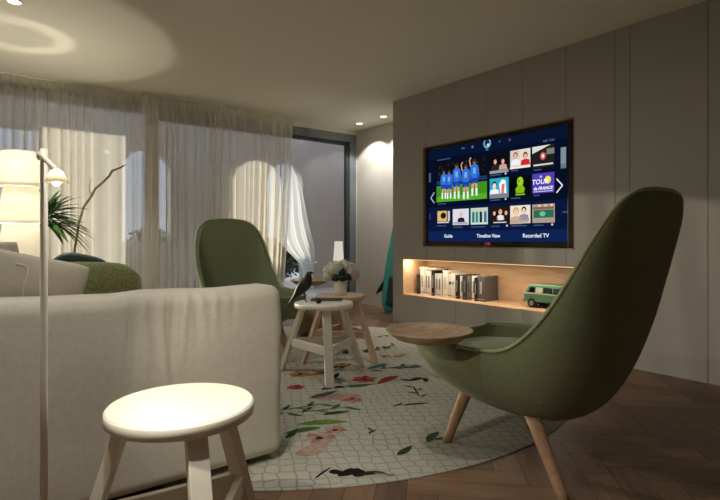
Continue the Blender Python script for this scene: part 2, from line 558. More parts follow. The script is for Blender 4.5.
# timber linings of the two recesses
def lining(name, y0, y1, z0, z1, depth, t, mat):
    bm = BM(); x0, x1 = XT + 0.001, XT + depth
    box(bm, (x1 - t, y0, z0), (x1, y1, z1))
    box(bm, (x0, y0, z0), (x1, y1, z0 + t)); box(bm, (x0, y0, z1 - t), (x1, y1, z1))
    box(bm, (x0, y0, z0), (x1, y0 + t, z1)); box(bm, (x0, y1 - t, z0), (x1, y1, z1))
    return struct(obj(name, bm, mat))
lining('trim_1', NY0, NY1, NZ0, NZ1, 0.41, 0.012, wood('niche_oak', (196, 160, 124), (216, 184, 148), (14, 2, 14), 1.6, 0.5))
lining('trim_2', TY0, TY1, TZ0, TZ1, 0.14, 0.012, wood('recess_oak', (150, 128, 106), (176, 150, 126), (14, 2, 14), 1.6, 0.6))
bm = BM(); box(bm, (XT + 0.035, NY0 + 0.02, NZ1 - 0.017), (XT + 0.05, NY1 - 0.02, NZ1 - 0.012))
o = obj('led_strip', bm, emit('led_glow', (255, 214, 160), 2.0)); tag(o, 'thin warm light strip under the top of the book niche', 'light strip')

# ------------------------------------------------------------------ window wall
FT, FB = 2.545, 0.0
mull = [-2.6, -1.24, 0.21, 1.66, 4.66]
bm = BM()
box(bm, (XL, YW, FT), (XR, YW + 0.14, H)); box(bm, (4.66, YW, 0), (XR, YW + 0.14, H))
struct(obj('wall_window', bm, M_ceil))
bm = BM()
box(bm, (XL, YW + 0.0, 2.43), (4.66, YW + 0.12, FT)); box(bm, (XL, YW, 0), (4.66, YW + 0.12, 0.05))
for x in mull[1:-1]: box(bm, (x - 0.025, YW + 0.01, 0.05), (x + 0.025, YW + 0.11, 2.43))
box(bm, (4.545, YW + 0.0, 0.05), (4.66, YW + 0.12, 2.43)); box(bm, (XL, YW, 0.05), (XL + 0.08, YW + 0.12, 2.43))
win = struct(obj('window_1', bm, M_frame, bevel=0.004))
# inner sash of the uncovered leaf
bm = BM()
sx0, sx1, sz0, sz1 = 1.70, 4.545, 0.05, 2.43
for lo, hi in (((sx0, 0, sz0), (sx0 + 0.06, 0, sz1)), ((sx1 - 0.05, 0, sz0), (sx1, 0, sz1)), ((sx0, 0, sz1 - 0.05), (sx1, 0, sz1)), ((sx0, 0, sz0), (sx1, 0, sz0 + 0.06))):
    box(bm, (lo[0], YW + 0.03, lo[2]), (hi[0], YW + 0.09, hi[2]))
obj('sash', bm, plain('dark_sash', (58, 63, 68), 0.5), win, bevel=0.003)
for a, b in zip(mull, mull[1:]):
    bm = BM(); box(bm, (a + 0.02, YW + 0.055, 0.04), (b - 0.02, YW + 0.063, 2.44)); obj('pane', bm, M_glass, win)

# ------------------------------------------------------------------ terrace outside
YA = 8.5
def arcade():
    bm = BM()
    T = 0.14
    # openings: (x0, x1, sill, spring or flat top, arched)
    ops = [(-0.06, 0.77, 0.92, 2.51, False), (1.87, 2.60, 0.92, 2.02, True), (4.34, 5.10, 0.0, 2.01, True)]
    x = -3.2
    for x0, x1, s, t, arch in ops:
        box(bm, (x, YA, 0), (x0, YA + T, 3.06))
        if s: box(bm, (x0, YA, 0), (x1, YA + T, s))
        if not arch:
            box(bm, (x0, YA, t), (x1, YA + T, 3.06))
        else:
            n = 20; r = (x1 - x0) / 2; cx = (x0 + x1) / 2
            for i in range(n):
                a0, a1 = pi - pi * i / n, pi - pi * (i + 1) / n
                pts = [(cx + r * cos(a0), t + r * sin(a0)), (cx + r * cos(a1), t + r * sin(a1)), (cx + r * cos(a1), 2.95), (cx + r * cos(a0), 3.06)]
                fr = [bm.verts.new((p[0], YA, p[1])) for p in pts]; bk = [bm.verts.new((p[0], YA + T, p[1])) for p in pts]
                bm.faces.new(fr); bm.faces.new(list(reversed(bk)))
                bm.faces.new((fr[0], bk[0], bk[1], fr[1])); bm.faces.new((fr[2], bk[2], bk[3], fr[3]))
        x = x1
    box(bm, (x, YA, 0), (7.4, YA + T, 3.06))
    return struct(obj('wall_terrace', bm, M_plaster))
arcade()
bm = BM(); box(bm, (-3.2, YW + 0.14, -0.1), (7.4, YA + 3.0, -0.002)); struct(obj('floor_terrace', bm, M_terrace))
bm = BM(); box(bm, (7.3, YW, 0), (7.4, YA, 3.06)); box(bm, (4.79, YW + 0.02, 0), (7.4, YW + 0.14, 3.06)); struct(obj('wall_terrace_end', bm, M_plaster))

# ------------------------------------------------------------------ curtains
def curtain(name, x0, x1, label, seed, dens=9.5, y=6.06, right_pull=0.0, amp=0.036, left_bunch=0.0, right_bunch=0.0):
    rnd = random.Random(seed)
    ph = [rnd.random() * 6.28 for _ in range(8)]
    nu = int((x1 - x0) * 95); rows = [0, 0.02, 0.045, 0.05, 0.12, 0.3, 0.5, 0.7, 0.85, 1.0]
    bm = BM()
    vs = []
    for i in range(nu + 1):
        u = i / nu
        col = []
        w = u + 0.012 * sin(u * 23 + ph[0]) + 0.008 * sin(u * 51 + ph[1])
        edge = max(left_bunch * max(0, 1 - u / 0.12), right_bunch * max(0, 1 - (1 - u) / 0.12))
        k = dens * (x1 - x0)
        for t in rows:
            z = 2.592 - t * 2.580
            if t < 0.048:
                f, a = k * 2.3, 0.009
            else:
                f, a = k, amp * (0.55 + 0.45 * min(1, t * 2))
            a *= 1 + 0.5 * sin(u * 17 + ph[2]) * (t > 0.048)
            s = sin(2 * pi * f * w + ph[3] + 0.5 * t * sin(u * 31 + ph[4]))
            s2 = sin(2 * pi * f * 2.1 * w + ph[5]) * 0.25
            yy = y + a * (s + s2) - edge * 0.03
            xx = x0 + (x1 - x0) * u + 0.35 * a * cos(2 * pi * f * w + ph[3]) - right_pull * (u ** 3) * (t ** 1.5)
            col.append(bm.verts.new((xx, yy, z)))
        vs.append(col)
    for i in range(nu):
        for j in range(len(rows) - 1):
            f = bm.faces.new((vs[i][j], vs[i + 1][j], vs[i + 1][j + 1], vs[i][j + 1])); f.smooth = True
    o = thing(name, label, 'curtain', ((x0 + x1) / 2, y, 0), 0, 'sheer curtains along the window wall')
    keep(bm)
    c = obj('curtain_fabric', bm, M_sheer, o, loc=(-(x0 + x1) / 2, -y, 0))
    bm = BM(); box(bm, (x0, y - 0.012, 2.586), (x1, y + 0.012, 2.599))
    obj('curtain_track', bm, M_white, o, loc=(-(x0 + x1) / 2, -y, 0))
    return o
curtain('sheer_curtain', -2.3, 1.74, 'long cream sheer curtain behind the lamp and palm, left of the curtain overlap', 3, 9.5)
curtain('sheer_curtain', 1.52, 3.42, 'cream sheer curtain behind the far green armchair, ending at the uncovered glass', 11, 11.5, y=5.94, right_pull=0.16)

# white drape tied back in the terrace arch
def drape():
    bm = BM()
    Yd = 8.36
    prof = [(2.42, 4.70, 4.73), (2.2, 4.64, 4.86), (1.95, 4.58, 4.96), (1.7, 4.52, 5.03), (1.45, 4.47, 5.06), (1.2, 4.43, 5.12), (0.95, 4.44, 5.2), (0.78, 4.62, 5.25), (0.6, 4.86, 5.27), (0.45, 5.0, 5.24), (0.2, 5.02, 5.26), (0.02, 5.0, 5.28)]
    n = 60
    vs = []
    for z, a, b in prof:
        row = []
        for i in range(n + 1):
            u = i / n
            sag = 0.16 * sin(pi * u) * (1 if 0.5 < z < 1.6 else 0.25) 
            x = a + (b - a) * u
            y = Yd - 0.05 * (0.4 + (b - a)) * sin(u * 2 * pi * 7 + z * 1.5) - 0.04 * sin(u * 19)
            row.append(bm.verts.new((x, y, z - sag * (1 - u) * 0.8)))
        vs.append(row)
    for r0, r1 in zip(vs, vs[1:]):
        for i in range(n):
            f = bm.faces.new((r0[i], r0[i + 1], r1[i + 1], r1[i])); f.smooth = True
    keep(bm)
    o = obj('terrace_drape', bm, M_sheer2, subsurf=1)
    tag(o, 'white gathered drape swept aside in the terrace arch beyond the glass', 'curtain')
    bm = BM(); tube(bm, [(4.98, Yd - 0.08, 0.52), (5.1, Yd - 0.13, 0.5), (5.28, Yd - 0.1, 0.52), (5.32, Yd + 0.1, 0.55)], 0.012)
    obj('tieback', bm, M_sheer2, o)
drape()

# terrace lantern, hedge, bush
t = thing('terrace_lantern', 'white tapered lantern standing on the terrace beyond the glass door', 'lantern', (5.52, 7.9, 0))
bm = BM(); lathe(bm, [(0.11, 0.24), (0.12, 0.26), (0.075, 0.92), (0.06, 0.925), (0.0, 0.925)], 32)
obj('lamp_shade', bm, M_lantern, t)
bm = BM(); lathe(bm, [(0, 0), (0.12, 0), (0.12, 0.03), (0.03, 0.04), (0.025, 0.24), (0, 0.24)], 32); obj('base', bm, M_white, t)

def leafball(name, c, r, n, mat, seed, leaf=0.05, cards=True):
    rnd = random.Random(seed); bm = BM()
    for _ in range(n):
        d = Vector((rnd.gauss(0, 1), rnd.gauss(0, 1), rnd.gauss(0, 1))).normalized()
        rad = (0.55 + 0.5 * rnd.random())
        p = Vector(c) + Vector((d.x * r[0], d.y * r[1], d.z * r[2])) * rad
        if p.z < 0.02: p.z = 0.02 + rnd.random() * 0.1
        a = Vector((rnd.gauss(0, 1), rnd.gauss(0, 1), rnd.gauss(0, 1))).normalized()
        b = a.cross(d + Vector((0.01, 0, 0.02))).normalized()
        l = leaf * (0.7 + 0.6 * rnd.random())
        q = [p - a * l, p + b * l * 0.45, p + a * l, p - b * l * 0.45]
        bm.faces.new([bm.verts.new(v) for v in q])
    keep(bm)
    return bm
t = thing('bush', 'small round bush beyond the parapet seen through the curtain overlap', 'bush', (2.5, 9.35, 0))
obj('foliage', leafball('f', (0, 0, 0.66), (0.46, 0.34, 0.52), 1500, M_hedge, 4, 0.05), M_hedge, t)
bm = BM(); tube(bm, [(0, 0, 0), (0.02, 0, 0.5), (0, 0.02, 0.9)], [0.03, 0.025, 0.01]); obj('stem', bm, M_bark, t)
t = thing('hedge', 'dark clipped hedge beyond the terrace arch', 'hedge', (5.1, 10.3, 0))
bm = leafball('h', (0, 0, 0.48), (1.1, 0.32, 0.5), 3800, M_hedge, 9, 0.06)
obj('foliage', bm, M_hedge, t)
bm = BM(); tube(bm, [(0, 0, 0), (0.0, 0, 0.5)], [0.04, 0.03]); obj('stem', bm, M_bark, t)

# ------------------------------------------------------------------ television
def text_bm(s, size, mi=0, bold=0.0, shear=0.0, align='CENTER'):
    cu = bpy.data.curves.new('t', 'FONT')
    cu.body = s; cu.size = size; cu.align_x = align; cu.align_y = 'CENTER'; cu.offset = bold; cu.shear = shear
    cu.resolution_u = 3
    o = bpy.data.objects.new('t', cu); COL.objects.link(o)
    bpy.context.view_layer.update()
    me = bpy.data.meshes.new_from_object(o.evaluated_get(bpy.context.evaluated_depsgraph_get()))
    bpy.data.objects.remove(o); bpy.data.curves.remove(cu)
    return me

class Screen:
    """Flat picture content on the display glass: local y runs to the room's window, z up; faces look to -x."""
    def __init__(s): s.bm = BM(); s.mats = []; s.idx = {}; keep(s.bm)
    def m(s, rgb, k=1.0):
        key = (rgb, k)
        if key not in s.idx:
            s.idx[key] = len(s.mats); s.mats.append(emit('screen_%d_%d_%d' % rgb, rgb, k))
        return s.idx[key]
    def poly(s, pts, rgb, lay, k=1.0):
        f = s.bm.faces.new([s.bm.verts.new((-0.0004 * lay, y, z)) for y, z in pts]); f.material_index = s.m(rgb, k)
        f.normal_update()
        if f.normal.x > 0: f.normal_flip()
    def rect(s, y0, z0, y1, z1, rgb, lay, k=1.0): s.poly(((y0, z0), (y1, z0), (y1, z1), (y0, z1)), rgb, lay, k)
    def disc(s, y, z, ry, rz, rgb, lay, k=1.0, n=16): s.poly([(y + ry * cos(2 * pi * i / n), z + rz * sin(2 * pi * i / n)) for i in range(n)], rgb, lay, k)
    def line(s, pts, w, rgb, lay):
        for (a, b), (c, d) in zip(pts, pts[1:]):
            v = Vector((c - a, d - b)).normalized(); n = Vector((-v.y, v.x)) * w / 2
            s.poly(((a + n.x, b + n.y), (c + n.x, d + n.y), (c - n.x, d - n.y), (a - n.x, b - n.y)), rgb, lay)
    def text(s, txt, y, z, size, rgb, lay, bold=0.0, shear=0.0, sx=1.0):
        me = text_bm(txt, size, bold=bold, shear=shear)
        mi = s.m(rgb)
        vs = [s.bm.verts.new((-0.0004 * lay, y - v.co.x * sx, z + v.co.y)) for v in me.vertices]
        for p in me.polygons:
            try:
                f = s.bm.faces.new([vs[i] for i in p.vertices]); f.material_index = mi
                f.normal_update()
                if f.normal.x > 0: f.normal_flip()
            except ValueError: pass
        bpy.data.meshes.remove(me)

TVX = XT + 0.035
tv = thing('television', 'large black flat television set in the wall recess, showing a menu of programmes', 'television', (TVX, 3.18, 0.905))
bm = BM()
oy0, oy1, oz0, oz1 = 2.300, 4.052, 0.905, 1.972
iy0, iy1, iz0, iz1 = 2.366, 4.024, 0.953, 1.942
def L(y, z): return (y - 3.18, z - 0.905)
for y0, y1, z0, z1 in ((oy0, iy0, oz0, oz1), (iy1, oy1, oz0, oz1), (iy0, iy1, oz0, iz0), (iy0, iy1, iz1, oz1)):
    a = L(y0, z0); b = L(y1, z1); box(bm, (-0.004, a[0], a[1]), (0.07, b[0], b[1]))
a = L(oy0, oz0); b = L(oy1, oz1); box(bm, (0.012, a[0] + 0.01, a[1] + 0.01), (0.07, b[0] - 0.01, b[1] - 0.01))
obj('bezel', bm, M_black, tv, bevel=0.002)
S = Screen()
W = (235, 240, 248)
S.rect(iy0, iz0, iy1, iz1, (6, 14, 36), 0)
S.rect(iy0, iz0, iy1, 1.32, (9, 22, 56), 1)
S.rect(iy0, iz0, iy1, 1.06, (14, 34, 80), 2)
S.rect(iy0, 1.84, iy1, iz1, (8, 20, 46), 1)
# main tile: team on a pitch
S.rect(3.22, 1.372, 3.899, 1.795, (12, 14, 20), 3)
S.rect(3.22, 1.56, 3.899, 1.60, (28, 52, 96), 4)
S.rect(3.22, 1.372, 3.899, 1.545, (62, 142, 28), 4)
S.rect(3.22, 1.372, 3.899, 1.43, (84, 168, 36), 5)
rr = random.Random(5)
for _ in range(40):
    y = rr.uniform(3.23, 3.89); z = rr.uniform(1.62, 1.785); S.rect(y, z, y + 0.012, z + 0.010, rr.choice(((50, 48, 56), (74, 66, 60), (36, 40, 60))), 4)
def player(y, z0, h, arm=0):
    w = h * 0.13
    S.poly(((y - w * .75, z0 + h * .45), (y - w * .8, z0 + h * .12), (y - w * .3, z0 + h * .12), (y, z0 + h * .42), (y + w * .3, z0 + h * .12), (y + w * .8, z0 + h * .12), (y + w * .75, z0 + h * .45)), (206, 160, 128), 7)
    for s in (-1, 1):
        S.rect(y + s * w * .55 - w * .25, z0, y + s * w * .55 + w * .25, z0 + h * .2, (236, 240, 240), 8)
    S.poly(((y - w * .95, z0 + h * .52), (y - w * .95, z0 + h * .32), (y - w * .1, z0 + h * .34), (y, z0 + h * .42), (y + w * .1, z0 + h * .34), (y + w * .95, z0 + h * .32), (y + w * .95, z0 + h * .52)), (24, 66, 168), 9)
    S.poly(((y - w * .8, z0 + h * .48), (y - w, z0 + h * .8), (y - w * .4, z0 + h * .86), (y + w * .4, z0 + h * .86), (y + w, z0 + h * .8), (y + w * .8, z0 + h * .48)), (52, 112, 210), 10)
    S.rect(y - w * .35, z0 + h * .6, y + w * .35, z0 + h * .76, (120, 170, 232), 11)
    for s in (-1, 1):
        S.poly(((y + s * w, z0 + h * .81), (y + s * w * 1.35, z0 + h * .55), (y + s * w * 1.2, z0 + h * .46), (y + s * w * .85, z0 + h * .6)), (44, 98, 192), 10)
    S.disc(y, z0 + h * .93, w * .42, h * .07, (150, 106, 84), 11)
    S.disc(y, z0 + h * .955, w * .42, h * .05, (52, 38, 30), 12)
    if arm:
        S.line(((y + w * arm, z0 + h * .8), (y + w * 1.3 * arm, z0 + h * .98), (y + w * .9 * arm, z0 + h * 1.05)), w * .3, (206, 160, 128), 10)
for y, z0, h, a in ((3.79, 1.405, .31, 0), (3.715, 1.40, .305, 0), (3.61, 1.395, .37, 0), (3.487, 1.385, .36, 1), (3.375, 1.41, .37, 1)):
    player(y, z0, h, a)
# small tiles
def tile(y0, y1, z0, z1, bg): S.rect(y0, z0, y1, z1, bg, 3)
def head(y, z, r, skin, hair, shirt, lay=6):
    S.poly(((y - r * 2, z - r * 3.2), (y - r * 1.6, z - r * 1.4), (y, z - r), (y + r * 1.6, z - r * 1.4), (y + r * 2, z - r * 3.2)), shirt, lay)
    S.disc(y, z + r * .25, r * .95, r * 1.15, hair, lay + 1); S.disc(y, z - r * .1, r * .72, r * .95, skin, lay + 2)
A, B, C = (2.968, 3.186), (2.733, 2.949), (2.495, 2.713)
sk, dk = (222, 172, 146), (26, 20, 20)
tile(*A, 1.607, 1.795, (14, 12, 14)); head(3.12, 1.72, .024, sk, dk, (40, 34, 36)); head(3.03, 1.715, .024, sk, dk, (200, 160, 140)); S.rect(A[0], 1.607, A[1], 1.635, (150, 150, 156), 10)
tile(*B, 1.628, 1.800, (222, 214, 204)); S.rect(2.85, 1.64, 2.949, 1.80, (206, 198, 190), 4); head(2.89, 1.745, .027, sk, (176, 88, 48), (236, 236, 236)); head(2.785, 1.735, .026, sk, dk, (206, 36, 40)); S.rect(B[0], 1.628, B[1], 1.645, (240, 234, 226), 10)
tile(*C, 1.610, 1.802, (34, 30, 28)); S.poly(((2.713, 1.74), (2.713, 1.802), (2.53, 1.802)), (214, 216, 206), 4); S.rect(2.495, 1.72, 2.57, 1.77, (120, 124, 116), 4); S.disc(2.605, 1.71, .03, .036, (190, 80, 76), 5); S.disc(2.605, 1.71, .014, .018, (236, 226, 220), 6); S.disc(2.64, 1.70, .03, .05, (30, 26, 26), 4)
S.rect(2.505, 1.628, 2.70, 1.642, (216, 212, 206), 10)
tile(*A, 1.368, 1.560, (40, 168, 196)); head(3.13, 1.49, .03, (236, 214, 202), dk, (236, 240, 244)); S.poly(((2.99, 1.40), (3.0, 1.53), (3.04, 1.545), (3.075, 1.5), (3.06, 1.40)), (240, 244, 246), 6); S.poly(((3.02, 1.41), (3.01, 1.5), (3.045, 1.5), (3.05, 1.41)), (226, 110, 100), 7); S.rect(A[0], 1.368, A[1], 1.41, (120, 128, 136), 10)
tile(*B, 1.372, 1.557, (6, 10, 6)); S.disc(2.84, 1.505, .034, .044, (156, 204, 32), 5); S.poly(((2.80, 1.40), (2.79, 1.44), (2.82, 1.475), (2.86, 1.475), (2.892, 1.44), (2.885, 1.40)), (128, 184, 24), 5); S.rect(2.79, 1.38, 2.89, 1.392, (140, 190, 50), 6); S.disc(2.855, 1.51, .008, .008, (40, 70, 10), 6)
tile(*C, 1.384, 1.560, (82, 62, 176)); S.disc(2.557, 1.497, .030, .034, (232, 226, 70), 5)
S.text('TOUR', 2.635, 1.483, .060, (244, 244, 250), 6, .001, .15); S.text('de FRANCE', 2.605, 1.425, .038, (244, 244, 250), 6, .0012, .15); S.rect(2.51, 1.395, 2.70, 1.402, (206, 200, 236), 6); S.disc(2.625, 1.53, .012, .010, (200, 190, 240), 6)
b0, b1 = 1.121, 1.286
tile(3.696, 3.899, 1.139, b1, (40, 30, 26)); S.rect(3.75, 1.165, 3.885, 1.275, (220, 178, 116), 4); S.disc(3.80, 1.225, .04, .034, (34, 24, 20), 5); S.rect(3.706, 1.165, 3.735, 1.27, (196, 196, 204), 5); S.rect(3.72, 1.146, 3.885, 1.16, (206, 204, 200), 6)
tile(3.449, 3.665, b0, b1, (214, 214, 224)); head(3.55, 1.225, .026, (224, 190, 172), (206, 190, 160), (30, 30, 50)); S.rect(3.46, 1.126, 3.655, 1.15, (168, 168, 176), 10)
tile(3.21, 3.424, b0, b1, (188, 214, 204))
for y, c in ((3.39, (30, 120, 112)), (3.345, (46, 140, 126)), (3.295, (24, 40, 48)), (3.24, (60, 108, 140))): S.rect(y - .016, 1.135, y + .016, 1.25, c, 5); S.disc(y, 1.258, .012, .016, sk, 6)
S.rect(3.22, 1.126, 3.41, 1.14, (206, 220, 214), 7)
tile(2.959, 3.179, b0, b1, (34, 22, 20)); head(3.13, 1.225, .022, sk, dk, (28, 24, 28)); head(3.06, 1.23, .023, sk, (200, 160, 100), (230, 228, 226)); head(2.995, 1.225, .022, sk, dk, (24, 22, 26)); S.rect(2.99, 1.13, 3.14, 1.14, (210, 206, 200), 10)
tile(2.733, 2.949, b0, b1, (232, 222, 206)); head(2.885, 1.225, .034, (238, 200, 166), (206, 158, 92), (196, 170, 140)); head(2.80, 1.235, .028, (234, 196, 176), (40, 30, 28), (150, 140, 150)); S.rect(2.745, 1.126, 2.935, 1.148, (176, 164, 154), 10)
tile(2.491, 2.713, b0, b1, (176, 150, 132)); S.rect(2.50, 1.165, 2.70, 1.235, (38, 108, 82), 4); S.rect(2.50, 1.24, 2.705, 1.262, (128, 98, 82), 4); S.disc(2.61, 1.20, .03, .022, (120, 180, 150), 5); S.rect(2.52, 1.13, 2.69, 1.155, (160, 152, 142), 6)
for y in (2.52, 2.58, 2.64): S.disc(y, 1.272, .012, .01, (228, 206, 178), 6)
# faint captions under tiles
rr = random.Random(3)
for y0, y1, z in ((3.40, 3.88, 1.352), (3.05, 3.18, 1.592), (2.86, 2.94, 1.612), (2.62, 2.70, 1.594), (3.06, 3.18, 1.352), (2.84, 2.94, 1.356), (2.64, 2.70, 1.366), (3.76, 3.89, 1.118), (3.53, 3.66, 1.098), (3.24, 3.42, 1.098), (3.07, 3.17, 1.10), (2.77, 2.94, 1.10), (2.60, 2.70, 1.10), (3.70, 3.89, 1.826)):
    if y1 - y0 > .3: y0 = y1 - .12
    S.rect(y0, z - .006, y1, z + .004, (62, 84, 128), 4)
for y, z in ((3.0, 1.595), (3.0, 1.355), (2.985, 1.102), (2.515, 1.104)): S.disc(y, z, .010, .010, (190, 206, 206), 5)
# top icons
S.line(((3.54, 1.905), (3.50, 1.905)), .008, (92, 116, 150), 4); S.line(((3.54, 1.90), (3.53, 1.915)), .008, (92, 116, 150), 4)
S.disc(3.40, 1.903, .014, .014, (92, 112, 150), 4)
S.disc(3.218, 1.912, .045, .047, (120, 178, 206), 4, n=24); S.disc(3.218, 1.914, .031, .033, (14, 34, 70), 5, n=24); S.disc(3.205, 1.895, .018, .014, (180, 214, 226), 6); S.text('info', 3.218, 1.852, .024, (120, 180, 206), 6)
S.disc(3.07, 1.908, .010, .010, (56, 84, 130), 4); S.disc(2.955, 1.906, .013, .013, (104, 60, 110), 4)
S.text('ABC 1234', 2.55, 1.838, .026, (96, 126, 164), 4)
# arrows and side chips
S.line(((3.932, 1.482), (3.986, 1.424), (3.932, 1.366)), .010, (186, 196, 214), 4)
S.line(((2.474, 1.497), (2.418, 1.436), (2.474, 1.376)), .011, (228, 230, 236), 4)
S.rect(2.385, 1.58, 2.435, 1.76, (96, 118, 128), 4); S.rect(2.385, 1.62, 2.435, 1.76, (120, 140, 146), 5)
S.rect(3.985, 1.60, 4.015, 1.70, (72, 88, 116), 4); S.rect(3.99, 1.19, 4.01, 1.25, (44, 62, 104), 4); S.rect(2.37, 1.20, 2.42, 1.215, (52, 72, 116), 4)
S.text('Guide', 3.728, 1.006, .049, W, 5, .0008); S.text('Timeline View', 3.205, 1.006, .049, W, 5, .0008); S.text('Recorded TV', 2.68, 1.006, .049, W, 5, .0008)
for v in S.bm.verts: v.co.y -= 3.18; v.co.z -= 0.905
obj('screen', S.bm, S.mats, tv, loc=(0.006, 0, 0))
S = Screen(); S.text('LG', 3.19, .932, .024, (214, 110, 118), 1, .0005)
S.disc(3.225, .932, .009, .009, (196, 40, 66), 1); S.rect(3.14, .911, 3.25, .9135, (170, 40, 54), 1)
for v in S.bm.verts: v.co.y -= 3.18; v.co.z -= 0.905
obj('logo', S.bm, S.mats, tv, loc=(-0.0045, 0, 0))

# ------------------------------------------------------------------ books in the niche
NZ = NZ0 + 0.012
spec = [  # thickness, height, depth, cover, spine mark colour, description
    (.050, .225, .20, (44, 42, 40), (90, 86, 80), 'short black book at the left end of the niche row'),
    (.062, .285, .22, (228, 224, 212), (150, 142, 128), 'thick ivory book second from the left end of the niche row'),
    (.052, .280, .22, (214, 211, 203), (90, 88, 84), 'light grey book with dark lettering third from the left of the row'),
    (.060, .278, .21, (222, 219, 210), (120, 116, 108), 'pale grey book just left of the tall black spined one'),
    (.040, .290, .23, (28, 27, 27), (160, 156, 150), 'tall black spined book near the middle of the left stack'),
    (.062, .250, .22, (196, 195, 189), (120, 118, 112), 'mid grey book right of the tall black one'),
    (.058, .250, .22, (206, 204, 197), (104, 100, 96), 'stone grey book with faint bands on its spine'),
    (.066, .290, .22, (228, 222, 206), (190, 182, 166), 'tall cream book starting the middle group'),
    (.060, .262, .22, (216, 211, 198), (20, 20, 20), 'ivory book with a black dot on its spine'),
    (.052, .270, .21, (226, 221, 208), (150, 144, 132), 'cream book right of the one with the black dot'),
    (.040, .250, .21, (40, 38, 36), (150, 146, 138), 'narrow black book between two cream ones'),
    (.050, .245, .20, (218, 213, 200), (110, 104, 96), 'white book before the dark run near the right end'),
    (.056, .258, .22, (58, 55, 52), (120, 116, 110), 'charcoal book with a grey band near the right end'),
    (.040, .250, .21, (120, 116, 110), (60, 58, 54), 'slim mid grey book beside the charcoal one'),
    (.048, .255, .21, (230, 226, 214), (120, 116, 108), 'bright white book third from the right end'),
    (.032, .240, .20, (34, 33, 32), (160, 156, 150), 'slim black book second from the right end'),
    (.085, .258, .22, (92, 89, 85), (176, 172, 165), 'thick dark marbled book at the right end of the row'),
]
y = 4.325
BX = 4.13
for i, (t, h, dp, c, mk, lab) in enumerate(spec):
    if i in (7, 11, 14): y -= 0.012
    bk = thing('book', lab, 'book', (BX + 0.01 * ((i * 7) % 3), y - t / 2, NZ), 0, 'books standing in the niche')
    bm = BM()
    ct = 0.004
    box(bm, (0, -t / 2, 0), (ct, t / 2, h)); box(bm, (ct, -t / 2, 0), (dp, -t / 2 + ct, h)); box(bm, (ct, t / 2 - ct, 0), (dp, t / 2, h))
    # lettering block and bands on the spine
    if 'dot' in lab:
        vs = [bm.verts.new((-0.0006, 0.017 * cos(2 * pi * k / 14), h * .6 + 0.017 * sin(2 * pi * k / 14))) for k in range(14)]
        f = bm.faces.new(vs); f.material_index = 1
    else:
        box(bm, (-0.0006, -t * .16, h * .30), (0, t * .16, h * .78), 1)
    box(bm, (-0.0006, -t * .5, h * .07), (0, t * .5, h * .10), 1)
    obj('cover', bm, [plain('book_cover', c, 0.55, 0.05, 80, 0.08, 30), plain('book_mark', mk, 0.6)], bk)
    bm = BM(); box(bm, (ct, -t / 2 + ct, 0.004), (dp - 0.006, t / 2 - ct, h - 0.005)); obj('pages', bm, plain('paper', (226, 218, 198), 0.8), bk)
    y -= t + 0.0015
bk = thing('book', 'beige book lying flat on top of the left books', 'book', (BX + 0.02, 4.17, NZ + 0.2855), 0, 'books standing in the niche')
bm = BM(); box(bm, (0, -0.13, 0), (0.19, 0.13, 0.004)); box(bm, (0, -0.13, 0.024), (0.19, 0.13, 0.028)); box(bm, (0, -0.13, 0.004), (0.004, 0.13, 0.024)); obj('cover', bm, plain('book_cover', (200, 184, 156), 0.6), bk)
bm = BM(); box(bm, (0.004, -0.126, 0.004), (0.185, 0.126, 0.024)); obj('pages', bm, plain('paper', (226, 218, 198), 0.8), bk)

